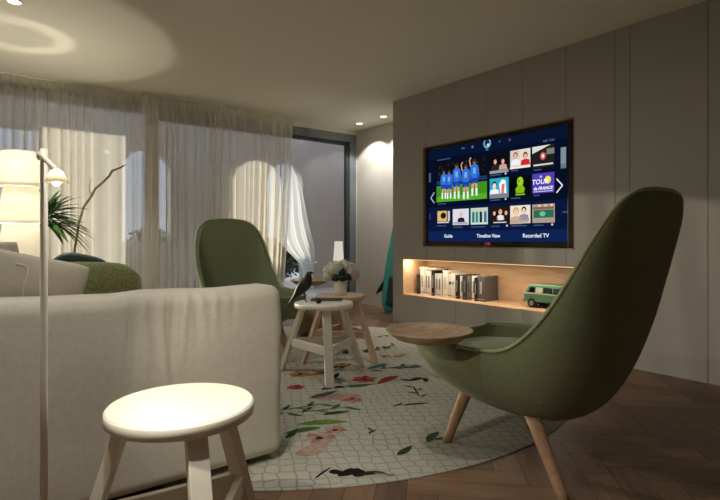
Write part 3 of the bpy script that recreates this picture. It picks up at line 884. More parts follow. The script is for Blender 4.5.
# ------------------------------------------------------------------ toy van
def van():
    v = thing('toy_van', 'green model van parked at the right of the niche shelf', 'toy van', (4.255, 2.68, NZ), 0)
    Ln, Wd = 0.44, 0.19          # length along y (front at +y)
    # side profile (y, z)
    low = [(-.22, .055), (-.22, .135), (.222, .135), (.225, .10), (.218, .055)]
    up = [(-.22, .135), (-.213, .20), (-.195, .222), (.135, .222), (.165, .212), (.205, .15), (.222, .135)]
    def prism(bm, pts, w0, w1f=None):
        a, b = [], []
        for y, z in pts:
            w = w0 if w1f is None else w1f(z)
            a.append(bm.verts.new((-w / 2, y, z))); b.append(bm.verts.new((w / 2, y, z)))
        bm.faces.new(a); bm.faces.new(list(reversed(b)))
        n = len(pts)
        for i in range(n): bm.faces.new((a[i], b[i], b[(i + 1) % n], a[(i + 1) % n]))
    bm = BM(); prism(bm, low, Wd); obj('body', bm, M_van, v, bevel=0.008)
    bm = BM(); prism(bm, up, Wd, lambda z: Wd - (z - .135) * .35); obj('roof', bm, M_van, v, bevel=0.010)
    bm = BM(); box(bm, (-Wd / 2 - .002, -.222, .131), (Wd / 2 + .002, .224, .137)); obj('trim', bm, M_vanw, v)
    for s in (-1, 1):
        for y0, y1, m in ((.105, .172, M_vanglass), (.025, .095, M_vanw), (-.075, .015, M_vanglass), (-.175, -.085, M_vanglass)):
            bm = BM()
            w0 = (Wd - .008 * .35) / 2 + .0012; w1 = (Wd - .062 * .35) / 2 + .0012
            k = .018 if y1 > .16 else 0
            f = bm.faces.new([bm.verts.new(p) for p in ((s * w0, y0, .143), (s * w0, y1, .143), (s * w1, y1 - k, .192), (s * w1, y0, .192))])
            bmesh.ops.solidify(bm, geom=bm.faces[:], thickness=0.002)
            obj('window', bm, m, v)
    bm = BM(); f = bm.faces.new([bm.verts.new(p) for p in ((-.075, .2125, .147), (.075, .2125, .147), (.07, .176, .203), (-.07, .176, .203))]); bmesh.ops.solidify(bm, geom=bm.faces[:], thickness=0.002)
    obj('windscreen', bm, M_vanglass, v)
    for y0 in (.215, -.234):
        bm = BM(); box(bm, (-Wd / 2 - .003, y0, .052), (Wd / 2 + .003, y0 + .019, .070)); obj('bumper', bm, M_chrome, v, bevel=0.004)
    for s in (-1, 1):
        bm = BM(); tube(bm, [(s * .065, .216, .10), (s * .065, .232, .10)], .018, 20); obj('headlight', bm, M_vanw, v)
        bm = BM(); box(bm, (s * (Wd / 2 + .0015) - .001, .12, .104), (s * (Wd / 2 + .0015) + .001, .19, .109)); obj('badge', bm, M_chrome, v)
        for y in (.135, -.135):
            bm = BM()
            tube(bm, [(s * (Wd / 2 - .035), y, .044), (s * (Wd / 2 + .004), y, .044)], .044, 28)
            w = obj('wheel', bm, M_rubber, v, bevel=0.004)
            bm = BM(); tube(bm, [(s * (Wd / 2 + .003), y, .044), (s * (Wd / 2 + .007), y, .044)], .024, 20); obj('hubcap', bm, M_chrome, w)
van()

# ------------------------------------------------------------------ surfboard leaning in the alcove
def surf():
    Lb = 1.92
    sb = thing('surfboard', 'teal surfboard leaning on the alcove wall beside the media wall', 'surfboard', (4.40, 5.145, 0))
    ax = (Vector((4.60, 4.945, 1.90)) - Vector((4.40, 5.145, 0))).normalized()
    nrm = Vector((-1, 0.2, 0)); nrm = (nrm - ax * nrm.dot(ax)).normalized()
    sd = ax.cross(nrm)
    def hw(t):
        return 0.262 * (max(0, sin(pi * min(1, max(0, t ** 0.62)))) ** 0.62) * (1 - 0.1 * t)
    bm = BM()
    nt, ns = 40, 18
    def fn(u, v):
        t = 0.004 + 0.992 * v
        a = 2 * pi * u
        w = hw(t); th = 0.032 * min(1, w / 0.12)
        rock = 0.05 * (t - 0.45) ** 2 * 4
        return ax * (t * Lb) + sd * (w * cos(a)) + nrm * (th * sin(a) * (1 - 0.25 * abs(cos(a))) + rock * 0.6)
    vs = grid(bm, 28, nt, fn, wrap=True)
    bm.faces.new([vs[i][0] for i in range(28)]); bm.faces.new([vs[i][-1] for i in reversed(range(28))])
    obj('board', bm, M_surf, sb, smooth=True)
    bm = BM()   # dark patch low on one side of the board
    def pad(u, v):
        t = 0.05 + 0.20 * v; w = hw(t) * 0.45
        rock = 0.05 * (t - 0.45) ** 2 * 4
        return ax * (t * Lb) + sd * (w * (2 * u - 1) + (-.07 if sd.y > 0 else .07)) + nrm * (0.036 * min(1, hw(t) / 0.12) + rock * 0.6)
    grid(bm, 10, 10, pad); keep(bm)
    obj('dark_patch', bm, M_surfd, sb, solid=0.006)
    bm = BM()   # fin standing out from the rail
    def P(t, s, n): 
        return ax * (t * Lb) + sd * s + nrm * n
    e = -1
    base = hw(.17)
    side = 1 if sd.y > 0 else -1
    pts = [P(.205, side * base * .92, 0.02), P(.13, side * base * .96, 0.02), P(.095, side * (base + .085), 0.05), P(.13, side * (base + .06), 0.045)]
    f = bm.faces.new([bm.verts.new(p) for p in pts])
    keep(bm)
    obj('fin', bm, M_black, sb, solid=0.012)
surf()

# ------------------------------------------------------------------ rug
RC = (2.02, 3.30); RR = 1.86
def rug():
    bm = BM()
    lathe(bm, [(0, 0.0), (RR, 0.0), (RR + 0.002, 0.0025), (RR, 0.005), (0, 0.005)], 128)
    mats = [M_rug]
    def mat(rgb):
        mats.append(plain('rug_motif', rgb, 0.95, 0.3, 200, 0.2, 40, spec=0.05)); return len(mats) - 1
    G = [mat(c) for c in ((74, 98, 52), (52, 66, 44), (96, 122, 60), (62, 78, 66))]
    RD = [mat(c) for c in ((140, 52, 46), (156, 84, 70))]
    OR = [mat((168, 122, 74)), mat((150, 100, 62))]
    PK = [mat((160, 122, 112)), mat((172, 148, 134))]
    DK = [mat((36, 32, 32)), mat((60, 44, 32))]
    BL = [mat((84, 104, 112)), mat((116, 122, 120))]
    lay = [0]
    def blob(x, y, l, w, a, mi, pw=1.0, n=14):
        lay[0] += 1
        z = 0.0052 + 0.00002 * lay[0]
        pts = []
        for k in range(n):
            t = 2 * pi * k / n
            r = 1 + 0.12 * sin(3 * t + x * 40)
            px, py = l / 2 * cos(t) * r, w / 2 * abs(sin(t)) ** pw * (1 if sin(t) >= 0 else -1) * r
            pts.append(bm.verts.new((x - RC[0] + px * cos(a) - py * sin(a), y - RC[1] + px * sin(a) + py * cos(a), z)))
        f = bm.faces.new(pts); f.material_index = mi
    def leaf(x, y, l, a, mi): blob(x, y, l, l * .3, a, mi, 1.6)
    def flower(x, y, r, m, n=6):
        r *= .72
        for k in range(n):
            t = 2 * pi * k / n + x * 9; blob(x + r * .55 * cos(t), y + r * .55 * sin(t), r, r * .75, t, m[k % len(m)])
        blob(x, y, r * .5, r * .5, 0, DK[1])
    def sprig(x, y, l, a, m, n=5):
        blob(x, y, l, .012, a, G[1])
        for k in range(n):
            t = -l / 2 + l * k / (n - 1); s = 1 if k % 2 else -1
            leaf(x + t * cos(a) - s * .03 * sin(a), y + t * sin(a) + s * .03 * cos(a), l * .32, a + s * .8, m[k % len(m)])
    # the motifs the photo shows
    flower(2.175, 2.804, .12, RD); leaf(2.30, 2.70, .26, .3, RD[0]); leaf(2.06, 2.70, .20, -.3, G[0]); leaf(2.0, 2.86, .16, .1, OR[0])
    flower(1.888, 3.186, .11, OR); leaf(2.02, 3.12, .22, .1, OR[1])
    flower(1.703, 2.925, .08, RD)
    leaf(1.49, 2.28, .26, -.5, G[2]); leaf(1.35, 2.25, .20, -.2, G[0]); leaf(1.28, 2.24, .13, .6, G[1])
    flower(1.36, 2.11, .11, PK); flower(1.48, 2.15, .08, PK, 5); blob(1.27, 2.02, .20, .10, .3, PK[1])
    for p in ((1.252, 1.73, .09, .05, .2), (1.29, 1.70, .08, .06, 1.2), (1.22, 1.76, .07, .04, 2.2)): blob(*p, DK[0])
    leaf(1.33, 1.665, .12, -.5, DK[1]); blob(1.17, 1.79, .12, .012, .4, DK[0]); blob(1.37, 1.62, .09, .02, -.9, BL[1])
    sprig(1.60, 2.447, .34, -.35, G); sprig(1.52, 2.56, .30, -.2, G); leaf(1.63, 2.36, .16, -.3, G[1])
    flower(1.848, 2.502, .09, [PK[0], RD[1]]); leaf(1.80, 2.60, .30, -.4, PK[0]); leaf(1.76, 2.68, .22, .1, G[3])
    sprig(2.562, 2.92, .34, -.2, [G[3], BL[0]]); leaf(2.48, 3.02, .24, .2, BL[0]); leaf(2.65, 2.85, .18, -.6, G[0])
    flower(2.733, 3.24, .07, PK); leaf(2.85, 3.18, .2, .2, PK[0]); sprig(2.834, 3.496, .26, .1, DK[:1] + [G[1]])
    for p in ((2.462, 2.585, .13, .05, .1), (2.50, 2.53, .10, .04, .9), (2.40, 2.60, .10, .04, 2.3)): blob(*p, DK[1])
    sprig(2.27, 2.383, .2, 1.0, [G[0], G[3]], 4)
    blob(1.616, 2.017, .06, .012, .2, DK[0]); blob(1.63, 2.05, .05, .012, 1.4, DK[0])
    leaf(1.593, 1.746, .13, .3, G[1]); leaf(1.811, 1.787, .15, .4, G[1]); leaf(1.83, 1.74, .1, -.5, G[3])
    blob(2.089, 2.201, .16, .02, -.4, DK[0]); blob(2.0, 2.25, .08, .014, .1, DK[0])
    for p in ((1.858, 2.779, .10, .05, .1), (1.93, 2.75, .07, .04, -.7)): blob(*p, DK[0])
    for p in ((2.278, 3.174, .16, .04, .4), (2.2, 3.2, .1, .05, -.4), (2.05, 2.98, .18, .04, .6)): blob(*p, DK[0])
    rd = random.Random(21)
    for _ in range(60):
        a = rd.random() * 6.28; r = RR * sqrt(rd.random()) * .95
        x, y = RC[0] + r * cos(a), RC[1] + r * sin(a)
        if y < 2.75: continue
        k = rd.random(); t = rd.random() * 3
        if k < .4: leaf(x, y, .1 + .1 * rd.random(), t, rd.choice(G))
        elif k < .55: sprig(x, y, .22, t, G, 4)
        elif k < .7: flower(x, y, .05 + .03 * rd.random(), rd.choice((RD, PK, OR)))
        elif k < .9: blob(x, y, .09, .035, t, rd.choice(DK)); 
        else: leaf(x, y, .16, t, BL[0])
    keep(bm)
    o = obj('round_rug', bm, mats, loc=(RC[0], RC[1], 0.0005))
    tag(o, 'large round cream rug with a net pattern and scattered flowers, leaves and insects', 'rug')
rug()
RZ = 0.0085

# ------------------------------------------------------------------ stools
def make_stool(label, matset, loc, rz, ztop=0.535):
    st = thing('stool', label, 'stool', loc, rz, 'three-legged round stools')
    R = 0.194; th = 0.036
    z1 = ztop; z0 = ztop - th
    bm = BM(); lathe(bm, [(0, z0), (R - .004, z0), (R, z0 + .004), (R, z1 - .005), (R - .005, z1), (0, z1)], 56)
    for f in bm.faces:
        f.normal_update(); f.smooth = abs(f.normal.z) < .5
    obj('seat', bm, matset, st)
    ends = []
    for k in range(3):
        a = 2 * pi * k / 3
        tr, br = .150, .315
        ta = Vector((tr * cos(a), tr * sin(a), z0)); ba = Vector((br * cos(a), br * sin(a), 0.0))
        ends.append((ta, ba))
        bm = BM()
        # level-cut leg: section wide across the radius
        r = Vector((cos(a), sin(a), 0)); t = Vector((-sin(a), cos(a), 0))
        vs = []
        for c in (ba, ta):
            for sr, stt in ((-1, -1), (1, -1), (1, 1), (-1, 1)):
                vs.append(bm.verts.new(c + r * sr * .017 + t * stt * .026))
        for f in ((0, 1, 2, 3), (7, 6, 5, 4), (0, 4, 5, 1), (1, 5, 6, 2), (2, 6, 7, 3), (3, 7, 4, 0)):
            bm.faces.new([vs[i] for i in f])
        obj('leg', bm, matset, st, bevel=0.003)
    zs = 0.22
    for k in range(3):
        pa = ends[k][1].lerp(ends[k][0], zs / z0); pb = ends[(k + 1) % 3][1].lerp(ends[(k + 1) % 3][0], zs / z0)
        d = (pb - pa).normalized()
        bm = BM(); beam(bm, pa + d * .02, pb - d * .02, .022, .06)
        obj('stretcher', bm, matset, st, bevel=0.003)
    return st
# one leg of each stool points along its local +x
ws = make_stool('white round stool in the foreground, bare topped, in front of the sofa back', M_white, (0.462, 1.412, 0), atan2(-1.05, -.10))
# foot of the front leg
s2 = copy_tree(ws); s2['label'] = 'white round stool on the rug with a bird figure on it'
s2.scale = (1.09, 1.09, .965); s2.location = (2.027, 3.085, RZ); s2.rotation_euler = (0, 0, atan2(-.274, -.139))
s3 = copy_tree(ws); s3['label'] = 'natural wood round stool behind the white one, holding the flower vase'
s3.scale = (1.03, 1.03, .965); s3.location = (2.40, 3.41, RZ); s3.rotation_euler = (0, 0, atan2(-.36, .149))
for ch in s3.children:
    ch.data = ch.data.copy(); ch.data.materials[0] = M_natural
ST = 0.535 * .965 + RZ

# ------------------------------------------------------------------ bird, tray, vase, flowers
def bird():
    # faces camera-right; local +x forward
    b = thing('bird_figurine', 'black wooden bird figurine standing on the white rug stool', 'figurine', (1.925, 3.20, ST), radians(-35))
    prof = [(-.165, .030, .003, .010), (-.14, .043, .006, .016), (-.10, .062, .012, .022), (-.06, .084, .024, .030), (-.02, .106, .036, .036), (.02, .126, .042, .038), (.05, .146, .038, .034), (.068, .166, .029, .028), (.078, .184, .025, .025), (.09, .197, .021, .021), (.104, .203, .012, .012), (.118, .203, .006, .006), (.142, .199, .001, .001)]
    ca, sa = cos(radians(22)), sin(radians(22))
    prof = [(.86 * (x * ca - (z - .1) * sa), .86 * (x * sa + (z - .1) * ca + .108), 1.12 * a, 1.05 * c) for x, z, a, c in prof]
    prof[-1] = (prof[-3][0] + .034, prof[-3][1] - .002, .001, .001); prof[-2] = (prof[-3][0] + .014, prof[-3][1] + .001, .005, .005)
    bm = BM()
    n = 20
    rings = []
    for i, (x, z, rz, ry) in enumerate(prof):
        a = prof[max(0, i - 1)]; c = prof[min(len(prof) - 1, i + 1)]
        d = Vector((c[0] - a[0], 0, c[1] - a[1])).normalized(); up = Vector((-d.z, 0, d.x))
        rings.append([bm.verts.new(Vector((x, 0, z)) + up * rz * sin(2 * pi * k / n) + Vector((0, ry * cos(2 * pi * k / n), 0))) for k in range(n)])
    for r0, r1 in zip(rings, rings[1:]):
        for k in range(n): bm.faces.new((r0[k], r0[(k + 1) % n], r1[(k + 1) % n], r1[k]))
    bm.faces.new(rings[0]); bm.faces.new(list(reversed(rings[-1])))
    obj('body', bm, M_bird, b, smooth=True, subsurf=1)
    for s in (-1, 1):
        bm = BM(); tube(bm, [(.005, s * .012, .085), (.012, s * .014, .04), (.016, s * .016, .004), (.03, s * .018, .0025)], .0022, 8); obj('leg', bm, M_wire, b)
        bm = BM(); lathe(bm, [(0, -.003), (.003, 0), (0, .003)], 10, (prof[-4][0] + .004, s * .0172, prof[-4][1] + .004)); obj('eye', bm, M_white, b)
bird()
t = thing('magazine', 'dark flat magazine on the white rug stool beside the bird', 'magazine', (2.105, 3.165, ST), radians(-40))
bm = BM(); box(bm, (-.115, -.055, 0), (.115, .055, .0015)); box(bm, (-.115, -.055, .0095), (.115, .055, .011)); box(bm, (-.115, .0535, .0015), (.115, .055, .0095)); obj('cover', bm, M_bird, t)
bm = BM(); box(bm, (-.112, -.053, .0015), (.112, .0535, .0095)); obj('pages', bm, plain('grey_paper', (120, 118, 112), 0.8), t)
t = thing('pebble', 'small dark round pebble at the front of the white rug stool', 'pebble', (1.935, 2.99, ST))
bm = BM(); lathe(bm, [(0, 0), (.012, .002), (.021, .012), (.022, .018), (.017, .028), (.008, .033), (0, .034)], 24); obj('stone', bm, M_bird, t)
t.location = (1.952, 3.04, ST)

vz = (2.385, 3.39)
bm = BM(); lathe(bm, [(0, 0), (.045, 0), (.05, .006), (.058, .07), (.062, .125), (.058, .135), (.052, .128), (.046, .02), (0, .012)], 36)
o = obj('vase', bm, M_vase, loc=(vz[0], vz[1], ST)); tag(o, 'white ceramic vase of flowers on the natural wood stool', 'vase')
bq = thing('flower_bouquet', 'cream hydrangea bouquet with dark leaves in the white vase', 'flowers', (vz[0], vz[1], ST + .02))
def blossom(c, r, seed, mat):
    bm = BM(); rnd = random.Random(seed)
    n = 90
    for i in range(n):   # many small four-petal florets on a ball
        zz = 1 - 2 * (i + .5) / n; ph = i * 2.39996
        d = Vector((sqrt(1 - zz * zz) * cos(ph), sqrt(1 - zz * zz) * sin(ph), zz))
        if d.z < -.75: continue
        a = d.orthogonal().normalized(); b = d.cross(a)
        p = Vector(c) + d * r * (.93 + .1 * rnd.random()); q = rnd.random() * 1.5
        for k in range(4):
            t = q + k * pi / 2
            u = a * cos(t) + b * sin(t); w = d.cross(u)
            s = r * .25
            v = [p, p + u * s * .6 + w * s * .42 + d * s * .2, p + u * s * 1.05 + d * s * .12, p + u * s * .6 - w * s * .42 + d * s * .2]
            bm.faces.new([bm.verts.new(x) for x in v])
    m2 = bmesh.ops.create_icosphere(bm, subdivisions=2, radius=r * .74, matrix=Matrix.Translation(c))
    ms = set(m2['verts'])
    for f in bm.faces:
        if f.verts[0] in ms: f.material_index = 1
    keep(bm)
    return bm
rv = Vector((.795, -.607, 0)); fv = Vector((.607, .795, 0))
for i, (l, d, z, r, m) in enumerate(((-.085, 0, .165, .058, M_petal), (-.03, -.03, .198, .058, M_petal), (.03, .02, .205, .058, M_petal), (.098, -.01, .150, .058, M_pinkpetal), (.08, .05, .19, .052, M_petal), (-.07, .06, .19, .052, M_petal), (-.105, -.02, .125, .04, M_petal))):
    c = rv * l + fv * d + Vector((0, 0, z))
    obj('flower_head', blossom(c, r, i, m), [m, M_calyx], bq)
    bm = BM(); tube(bm, [(0, 0, .0), c * .5 + Vector((0, 0, .03)), c], .003, 6); obj('stem', bm, M_leaf, bq)
for i, (l, d, z, a) in enumerate(((-.045, -.055, .115, .4), (.0, -.065, .125, -.3), (.035, -.06, .12, .5), (.055, -.05, .14, -.6), (.01, -.06, .145, 1.2), (-.03, -.05, .14, -1.2))):
    bm = BM()
    c = rv * l + fv * d + Vector((0, 0, z))
    def lf(u, v):
        w = .026 * sin(pi * min(1, u * 1.0)) ** .8
        s = (u - .3) * .085
        return c + rv * (s * cos(a) + (v - .5) * 2 * w * -sin(a)) + Vector((0, 0, s * sin(a) + (v - .5) * 2 * w * cos(a))) - fv * (.02 * sin(pi * u) - .012 * abs(v - .5))
    grid(bm, 8, 5, lf); keep(bm)
    obj('leaf', bm, M_leaf, bq, solid=.001)

# woven pouf
pf = thing('woven_pouf', 'low round woven pouf behind the stools', 'pouf', (2.83, 4.40, RZ))
bm = BM()
prof = []
n = 15
for i in range(n + 1):
    t = i / n
    r = .245 * (1 - (abs(2 * t - 1)) ** 3.2 * .22)
    prof.append((r + (.008 if i % 2 else -.004), .27 * t))
lathe(bm, [(0, 0)] + prof + [(.1, .278), (0, .28)], 64)
k = 0
for v in bm.verts:
    r = sqrt(v.co.x ** 2 + v.co.y ** 2)
    if r > .15:
        a = atan2(v.co.y, v.co.x); s = 1 + .02 * sin(a * 32 + v.co.z * 350); v.co.x *= s; v.co.y *= s
obj('weave', bm, M_wicker, pf)

# ------------------------------------------------------------------ lounge chairs
def interp(tab, t):
    for (a, *va), (b, *vb) in zip(tab, tab[1:]):
        if t <= b:
            k = (t - a) / (b - a); return [x + (y - x) * k for x, y in zip(va, vb)]
    return tab[-1][1:]
def smooth_tab(pts, n=8):
    """Catmull-Rom through the rows."""
    out = []
    P = [pts[0]] + pts + [pts[-1]]
    for i in range(1, len(P) - 2):
        for k in range(n):
            t = k / n
            out.append([0.5 * ((2 * b) + (-a + c) * t + (2 * a - 5 * b + 4 * c - d) * t * t + (-a + 3 * b - 3 * c + d) * t ** 3) for a, b, c, d in zip(P[i - 1], P[i], P[i + 1], P[i + 2])])
    out.append(list(pts[-1]))
    return out

def make_chair(label, loc, rz):
    ch = thing('lounge_chair', label, 'armchair', loc, rz, 'green lounge chairs')
    # centre line forward (y), height, half width, rim depth
    # (y, z) of the middle, half width, (y, z) of the rim
    rows = smooth_tab([
        (.405, .50, .25, .405, .50), (.402, .455, .285, .392, .501), (.37, .36, .33, .352, .504), (.26, .265, .368, .225, .508), (.06, .21, .385, .06, .513),
        (-.14, .20, .38, -.085, .518), (-.33, .235, .37, -.175, .53), (-.45, .40, .362, -.255, .575), (-.52, .60, .362, -.365, .685), (-.56, .79, .352, -.455, .82),
        (-.59, .94, .33, -.525, .955), (-.615, 1.05, .292, -.575, 1.057), (-.625, 1.11, .24, -.602, 1.113), (-.63, 1.145, .17, -.62, 1.146), (-.632, 1.158, .07, -.63, 1.158)], 4)
    ns = 28
    pts = []
    for y, z, w, ry, rz_ in rows:
        row = []
        for k in range(ns + 1):
            q = 2 * k / ns - 1
            g = .5 * (1 - cos(q * pi / 2)) + .5 * abs(q) ** 3
            row.append(Vector((w * sin(q * pi / 2), y + (ry - y) * g, z + (rz_ - z) * g)))
        pts.append(row)
    bm = BM()
    vs = [[bm.verts.new(p) for p in r] for r in pts]
    for r0, r1 in zip(vs, vs[1:]):
        for k in range(ns):
            f = bm.faces.new((r0[k], r0[k + 1], r1[k + 1], r1[k])); f.smooth = True
    keep(bm)
    sh = obj('shell', bm, M_chair, ch, smooth=True)
    md = sh.modifiers.new('thickness', 'SOLIDIFY'); md.thickness = .04; md.offset = -1.0
    md = sh.modifiers.new('smooth', 'SUBSURF'); md.levels = 1; md.render_levels = 1
    # strip along the rim, light on the edge put into its paler colour
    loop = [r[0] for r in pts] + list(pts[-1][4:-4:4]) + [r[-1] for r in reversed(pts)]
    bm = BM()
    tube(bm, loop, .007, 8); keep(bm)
    obj('lit_rim', bm, M_lit_rim, ch)
    # seat pad
    bm = BM()
    def pad(p):
        x, y, z = p
        return (x * (1 - .14 * max(0, y / .35) ** 2), y, z - .03 * (abs(x) / .3) ** 2 - .02 * max(0, y / .33) ** 3)
    rbox(bm, (-.305, -.34, .335), (.305, .355, .478), .055, .035, pad)
    obj('seat_cushion', bm, M_chair, ch, smooth=True)
    # three turned legs: two in front, one behind
    for ax, ay, bx, by in ((.17, .08, .25, .10), (-.16, .17, -.215, .25), (-.23, -.23, -.305, -.42)):
        bm = BM()
        rings = []
        for k in range(7):
            t = k / 6
            c = Vector((ax, ay, .26)).lerp(Vector((bx, by, 0)), t); r = .032 - .0105 * t
            rings.append([bm.verts.new((c.x + r * cos(2 * pi * q / 18), c.y + r * sin(2 * pi * q / 18), c.z)) for q in range(18)])
        for r0, r1 in zip(rings, rings[1:]):
            for q in range(18):
                f = bm.faces.new((r0[q], r0[(q + 1) % 18], r1[(q + 1) % 18], r1[q])); f.smooth = True
        bm.faces.new(rings[0]); bm.faces.new(list(reversed(rings[-1])))
        obj('leg', bm, M_leg, ch)
    # wooden tray on a bracket at the sitter's left
    tx, ty, tz = -.53, .055, .548
    bm = BM()
    lathe(bm, [(0, .0), (.08, .0), (.135, .014), (.172, .042), (.180, .052), (.176, .053), (.164, .044), (.13, .028), (.065, .022), (0, .021)], 56, (tx, ty, tz))
    tr = obj('side_tray', bm, M_tray, ch)
    bm = BM(); tube(bm, [(tx + .06, ty, tz + .004), (tx + .10, ty, tz - .012), (tx + .175, ty - .01, tz - .05)], .014, 10); obj('bracket', bm, M_chair, tr)
    return ch
def face_angle(fx, fy): return atan2(-fx, fy)      # local +y turned to (fx, fy)
c1 = make_chair('dark green high-backed lounge chair seen from behind, before the television', (2.04, 1.452, RZ), face_angle(.0, 1.0))
c2 = copy_tree(c1); c2['label'] = 'green high-backed lounge chair beyond the sofa, facing into the room by the curtain'
c2.location = (1.93, 4.05, RZ); c2.rotation_euler = (0, 0, face_angle(-.05, -1))

# ------------------------------------------------------------------ sofa
def sofa():
    s = thing('sofa', 'off-white loose-covered linen sofa seen from behind', 'sofa', (0, 2.0, RZ))
    def wr(p):
        x, y, z = p
        if y < .10:
            # drawn folds falling from the top edge plus slack in the cover
            for x0, w, a, l in ((.44, .012, .012, .33), (.475, .010, -.010, .38), (.51, .012, .013, .36), (.555, .011, -.009, .30), (.59, .014, .013, .42), (.625, .009, -.012, .42), (.66, .012, .010, .30), (.70, .014, -.007, .26), (.74, .012, .007, .22), (.80, .02, .007, .22), (.86, .018, -.006, .18)):
                t = (.764 - z) / l
                if 0 <= t < 1:
                    y -= 1.15 * a * math.exp(-((x - x0 - .012 * sin(z * 9 + x0 * 30)) / (.55 * w)) ** 2) * (1 - t) ** .8 * min(1, t * 8 + .35)
            y -= .016 * sin(pi * min(1, max(0, z / .77))) * (0.6 + .4 * sin(x * 3.1)) 
            y += .006 * noise.noise((x * 4, z * 5, 1.3))
        if z > .70: z += .006 * noise.noise((x * 7, y * 6, .2)) + .004 * sin(x * 13)
        x += .010 * noise.noise((y * 3, z * 6, 4.0)) if x > .9 else 0
        return (x, y, z)
    bm = BM(); rbox(bm, (-1.45, 0.0, .025), (1.103, .24, .764), .05, .0105, wr)
    obj('back', bm, M_linen, s, smooth=True)
    bm = BM(); rbox(bm, (-1.44, .245, .03), (1.075, .98, .30), .04, .06); obj('base', bm, M_linen, s, smooth=True)
    for x0, x1 in ((-1.20, -.06), (-.055, 1.07)):
        bm = BM(); rbox(bm, (x0, .25, .305), (x1, .99, .44), .05, .04, lambda p: (p[0], p[1], p[2] + .012 * (p[2] > .4) * (1 - ((p[1] - .6) / .4) ** 2))); obj('seat_cushion', bm, M_linen, s, smooth=True)
    bm = BM(); rbox(bm, (-1.44, .25, .03), (-1.21, .98, .62), .05, .06); obj('armrest', bm, M_linen, s, smooth=True)
    for x in (-1.3, .95):
        for y in (.10, .86):
            bm = BM(); box(bm, (x - .03, y - .03, 0 if x > 0 else -RZ), (x + .03, y + .03, .032)); obj('foot', bm, M_black, s)
sofa()

def pillow(name, label, loc, w, h, th, rot, mat, seed, piping=False, group=None, corner=.06):
    p = thing(name, label, 'cushion', loc, 0, group)
    p.rotation_euler = rot
    bm = BM()
    n = 28
    def P(u, v, s):
        x, z = 2 * u - 1, 2 * v - 1
        e = (1 - abs(x) ** 2.6) * (1 - abs(z) ** 2.6)
        k = 1 - .09 * ((1 - x * x) * abs(z) ** 3 + (1 - z * z) * abs(x) ** 3)   # drawn-in sides, full corners
        y = s * th / 2 * max(0, e) ** .55 + .012 * noise.noise((x * 1.7 + seed, z * 1.9, s * 1.0)) * e
        c = 1 - corner * (x * z) ** 4 - corner * .8 * (x * z) ** 2
        return Vector((x * w / 2 * k * c, y, (z * h / 2) * k * c + h / 2))
    fr = [[None] * (n + 1) for _ in range(n + 1)]; bk = [[None] * (n + 1) for _ in range(n + 1)]
    for i in range(n + 1):
        for j in range(n + 1):
            fr[i][j] = bm.verts.new(P(i / n, j / n, -1))
            bk[i][j] = fr[i][j] if i in (0, n) or j in (0, n) else bm.verts.new(P(i / n, j / n, 1))
    for i in range(n):
        for j in range(n):
            f = bm.faces.new((fr[i][j], fr[i + 1][j], fr[i + 1][j + 1], fr[i][j + 1])); f.smooth = True
            f = bm.faces.new((bk[i][j], bk[i][j + 1], bk[i + 1][j + 1], bk[i + 1][j])); f.smooth = True
    obj('cover', bm, mat, p, smooth=True)
    if piping:
        # a cord that wanders over the cushion's back face
        pts = []
        for k in range(25):
            t = k / 24
            u = .44 + .34 * t + .03 * sin(t * 12); v = .90 - .62 * t + .07 * sin(t * 9)
            pts.append(P(u, v, -1) + Vector((0, -.003, 0)))
        bm = BM(); tube(bm, pts, .0042, 8); obj('piping', bm, M_piping, p)
    return p
pillow('cushion', 'cream cushion with a wandering corded seam, on the sofa behind the lamp pole', (.07, 2.41, .50), .50, .46, .15, (radians(8), radians(14), 0), M_pillow, 2, True, 'sofa cushions')
pillow('cushion', 'plain pale cushion behind the corded one, under the paper lamp', (-.06, 2.60, .49), .56, .49, .14, (radians(8), radians(-5), radians(5)), M_pillow, 5, False, 'sofa cushions')
pillow('cushion', 'moss green speckled cushion on the sofa', (.40, 2.575, .475), .52, .43, .17, (radians(8), radians(2), 0), M_moss, 8, False, 'sofa cushions', .17)
pillow('cushion', 'dark teal velvet cushion peeping up behind the moss green one', (.335, 2.80, .475), .34, .47, .12, (radians(8), radians(14), 0), M_teal, 11, False, 'sofa cushions', .2)

# ------------------------------------------------------------------ reading lamp with slim pole (foreground)
PL = (0.138, 1.404)
rl = thing('reading_lamp', 'slim pale reading lamp with a thin pole standing behind the sofa back', 'floor lamp', (PL[0], PL[1], 0))
bm = BM(); lathe(bm, [(0, 0), (.085, 0), (.085, .012), (.02, .018), (0, .018)], 40); obj('base', bm, M_pole, rl)
bm = BM(); tube(bm, [(0, 0, .012), (0, 0, 1.195)], .0082, 16); obj('pole', bm, M_pole, rl)
a0 = rv * -.016 + fv * .02 + Vector((0, 0, 1.186)); a0.z -= .004
a1 = rv * .095 - fv * .11 + Vector((0, 0, 1.130))
bm = BM(); tube(bm, [a0, rv * .004 - fv * .0155 + Vector((0, 0, 1.178)), a1], [.0065, .006, .006], 12); obj('arm', bm, M_pole, rl)
bm = BM(); tube(bm, [a0 - rv * .008, a0 + rv * .004], .0105, 14); obj('knob', bm, M_pole, rl)
hd = a1 + Vector((0, 0, -.008))
bm = BM(); lathe(bm, [(.006, .010), (.012, .007), (.024, -.018), (.0225, -.018), (.010, .005)], 28, hd)
obj('lamp_shade', bm, M_shade, rl)
bm = BM(); lathe(bm, [(0, .004), (.006, .0), (.009, -.010), (.007, -.022), (0, -.026)], 18, hd); obj('bulb', bm, M_bulb, rl)

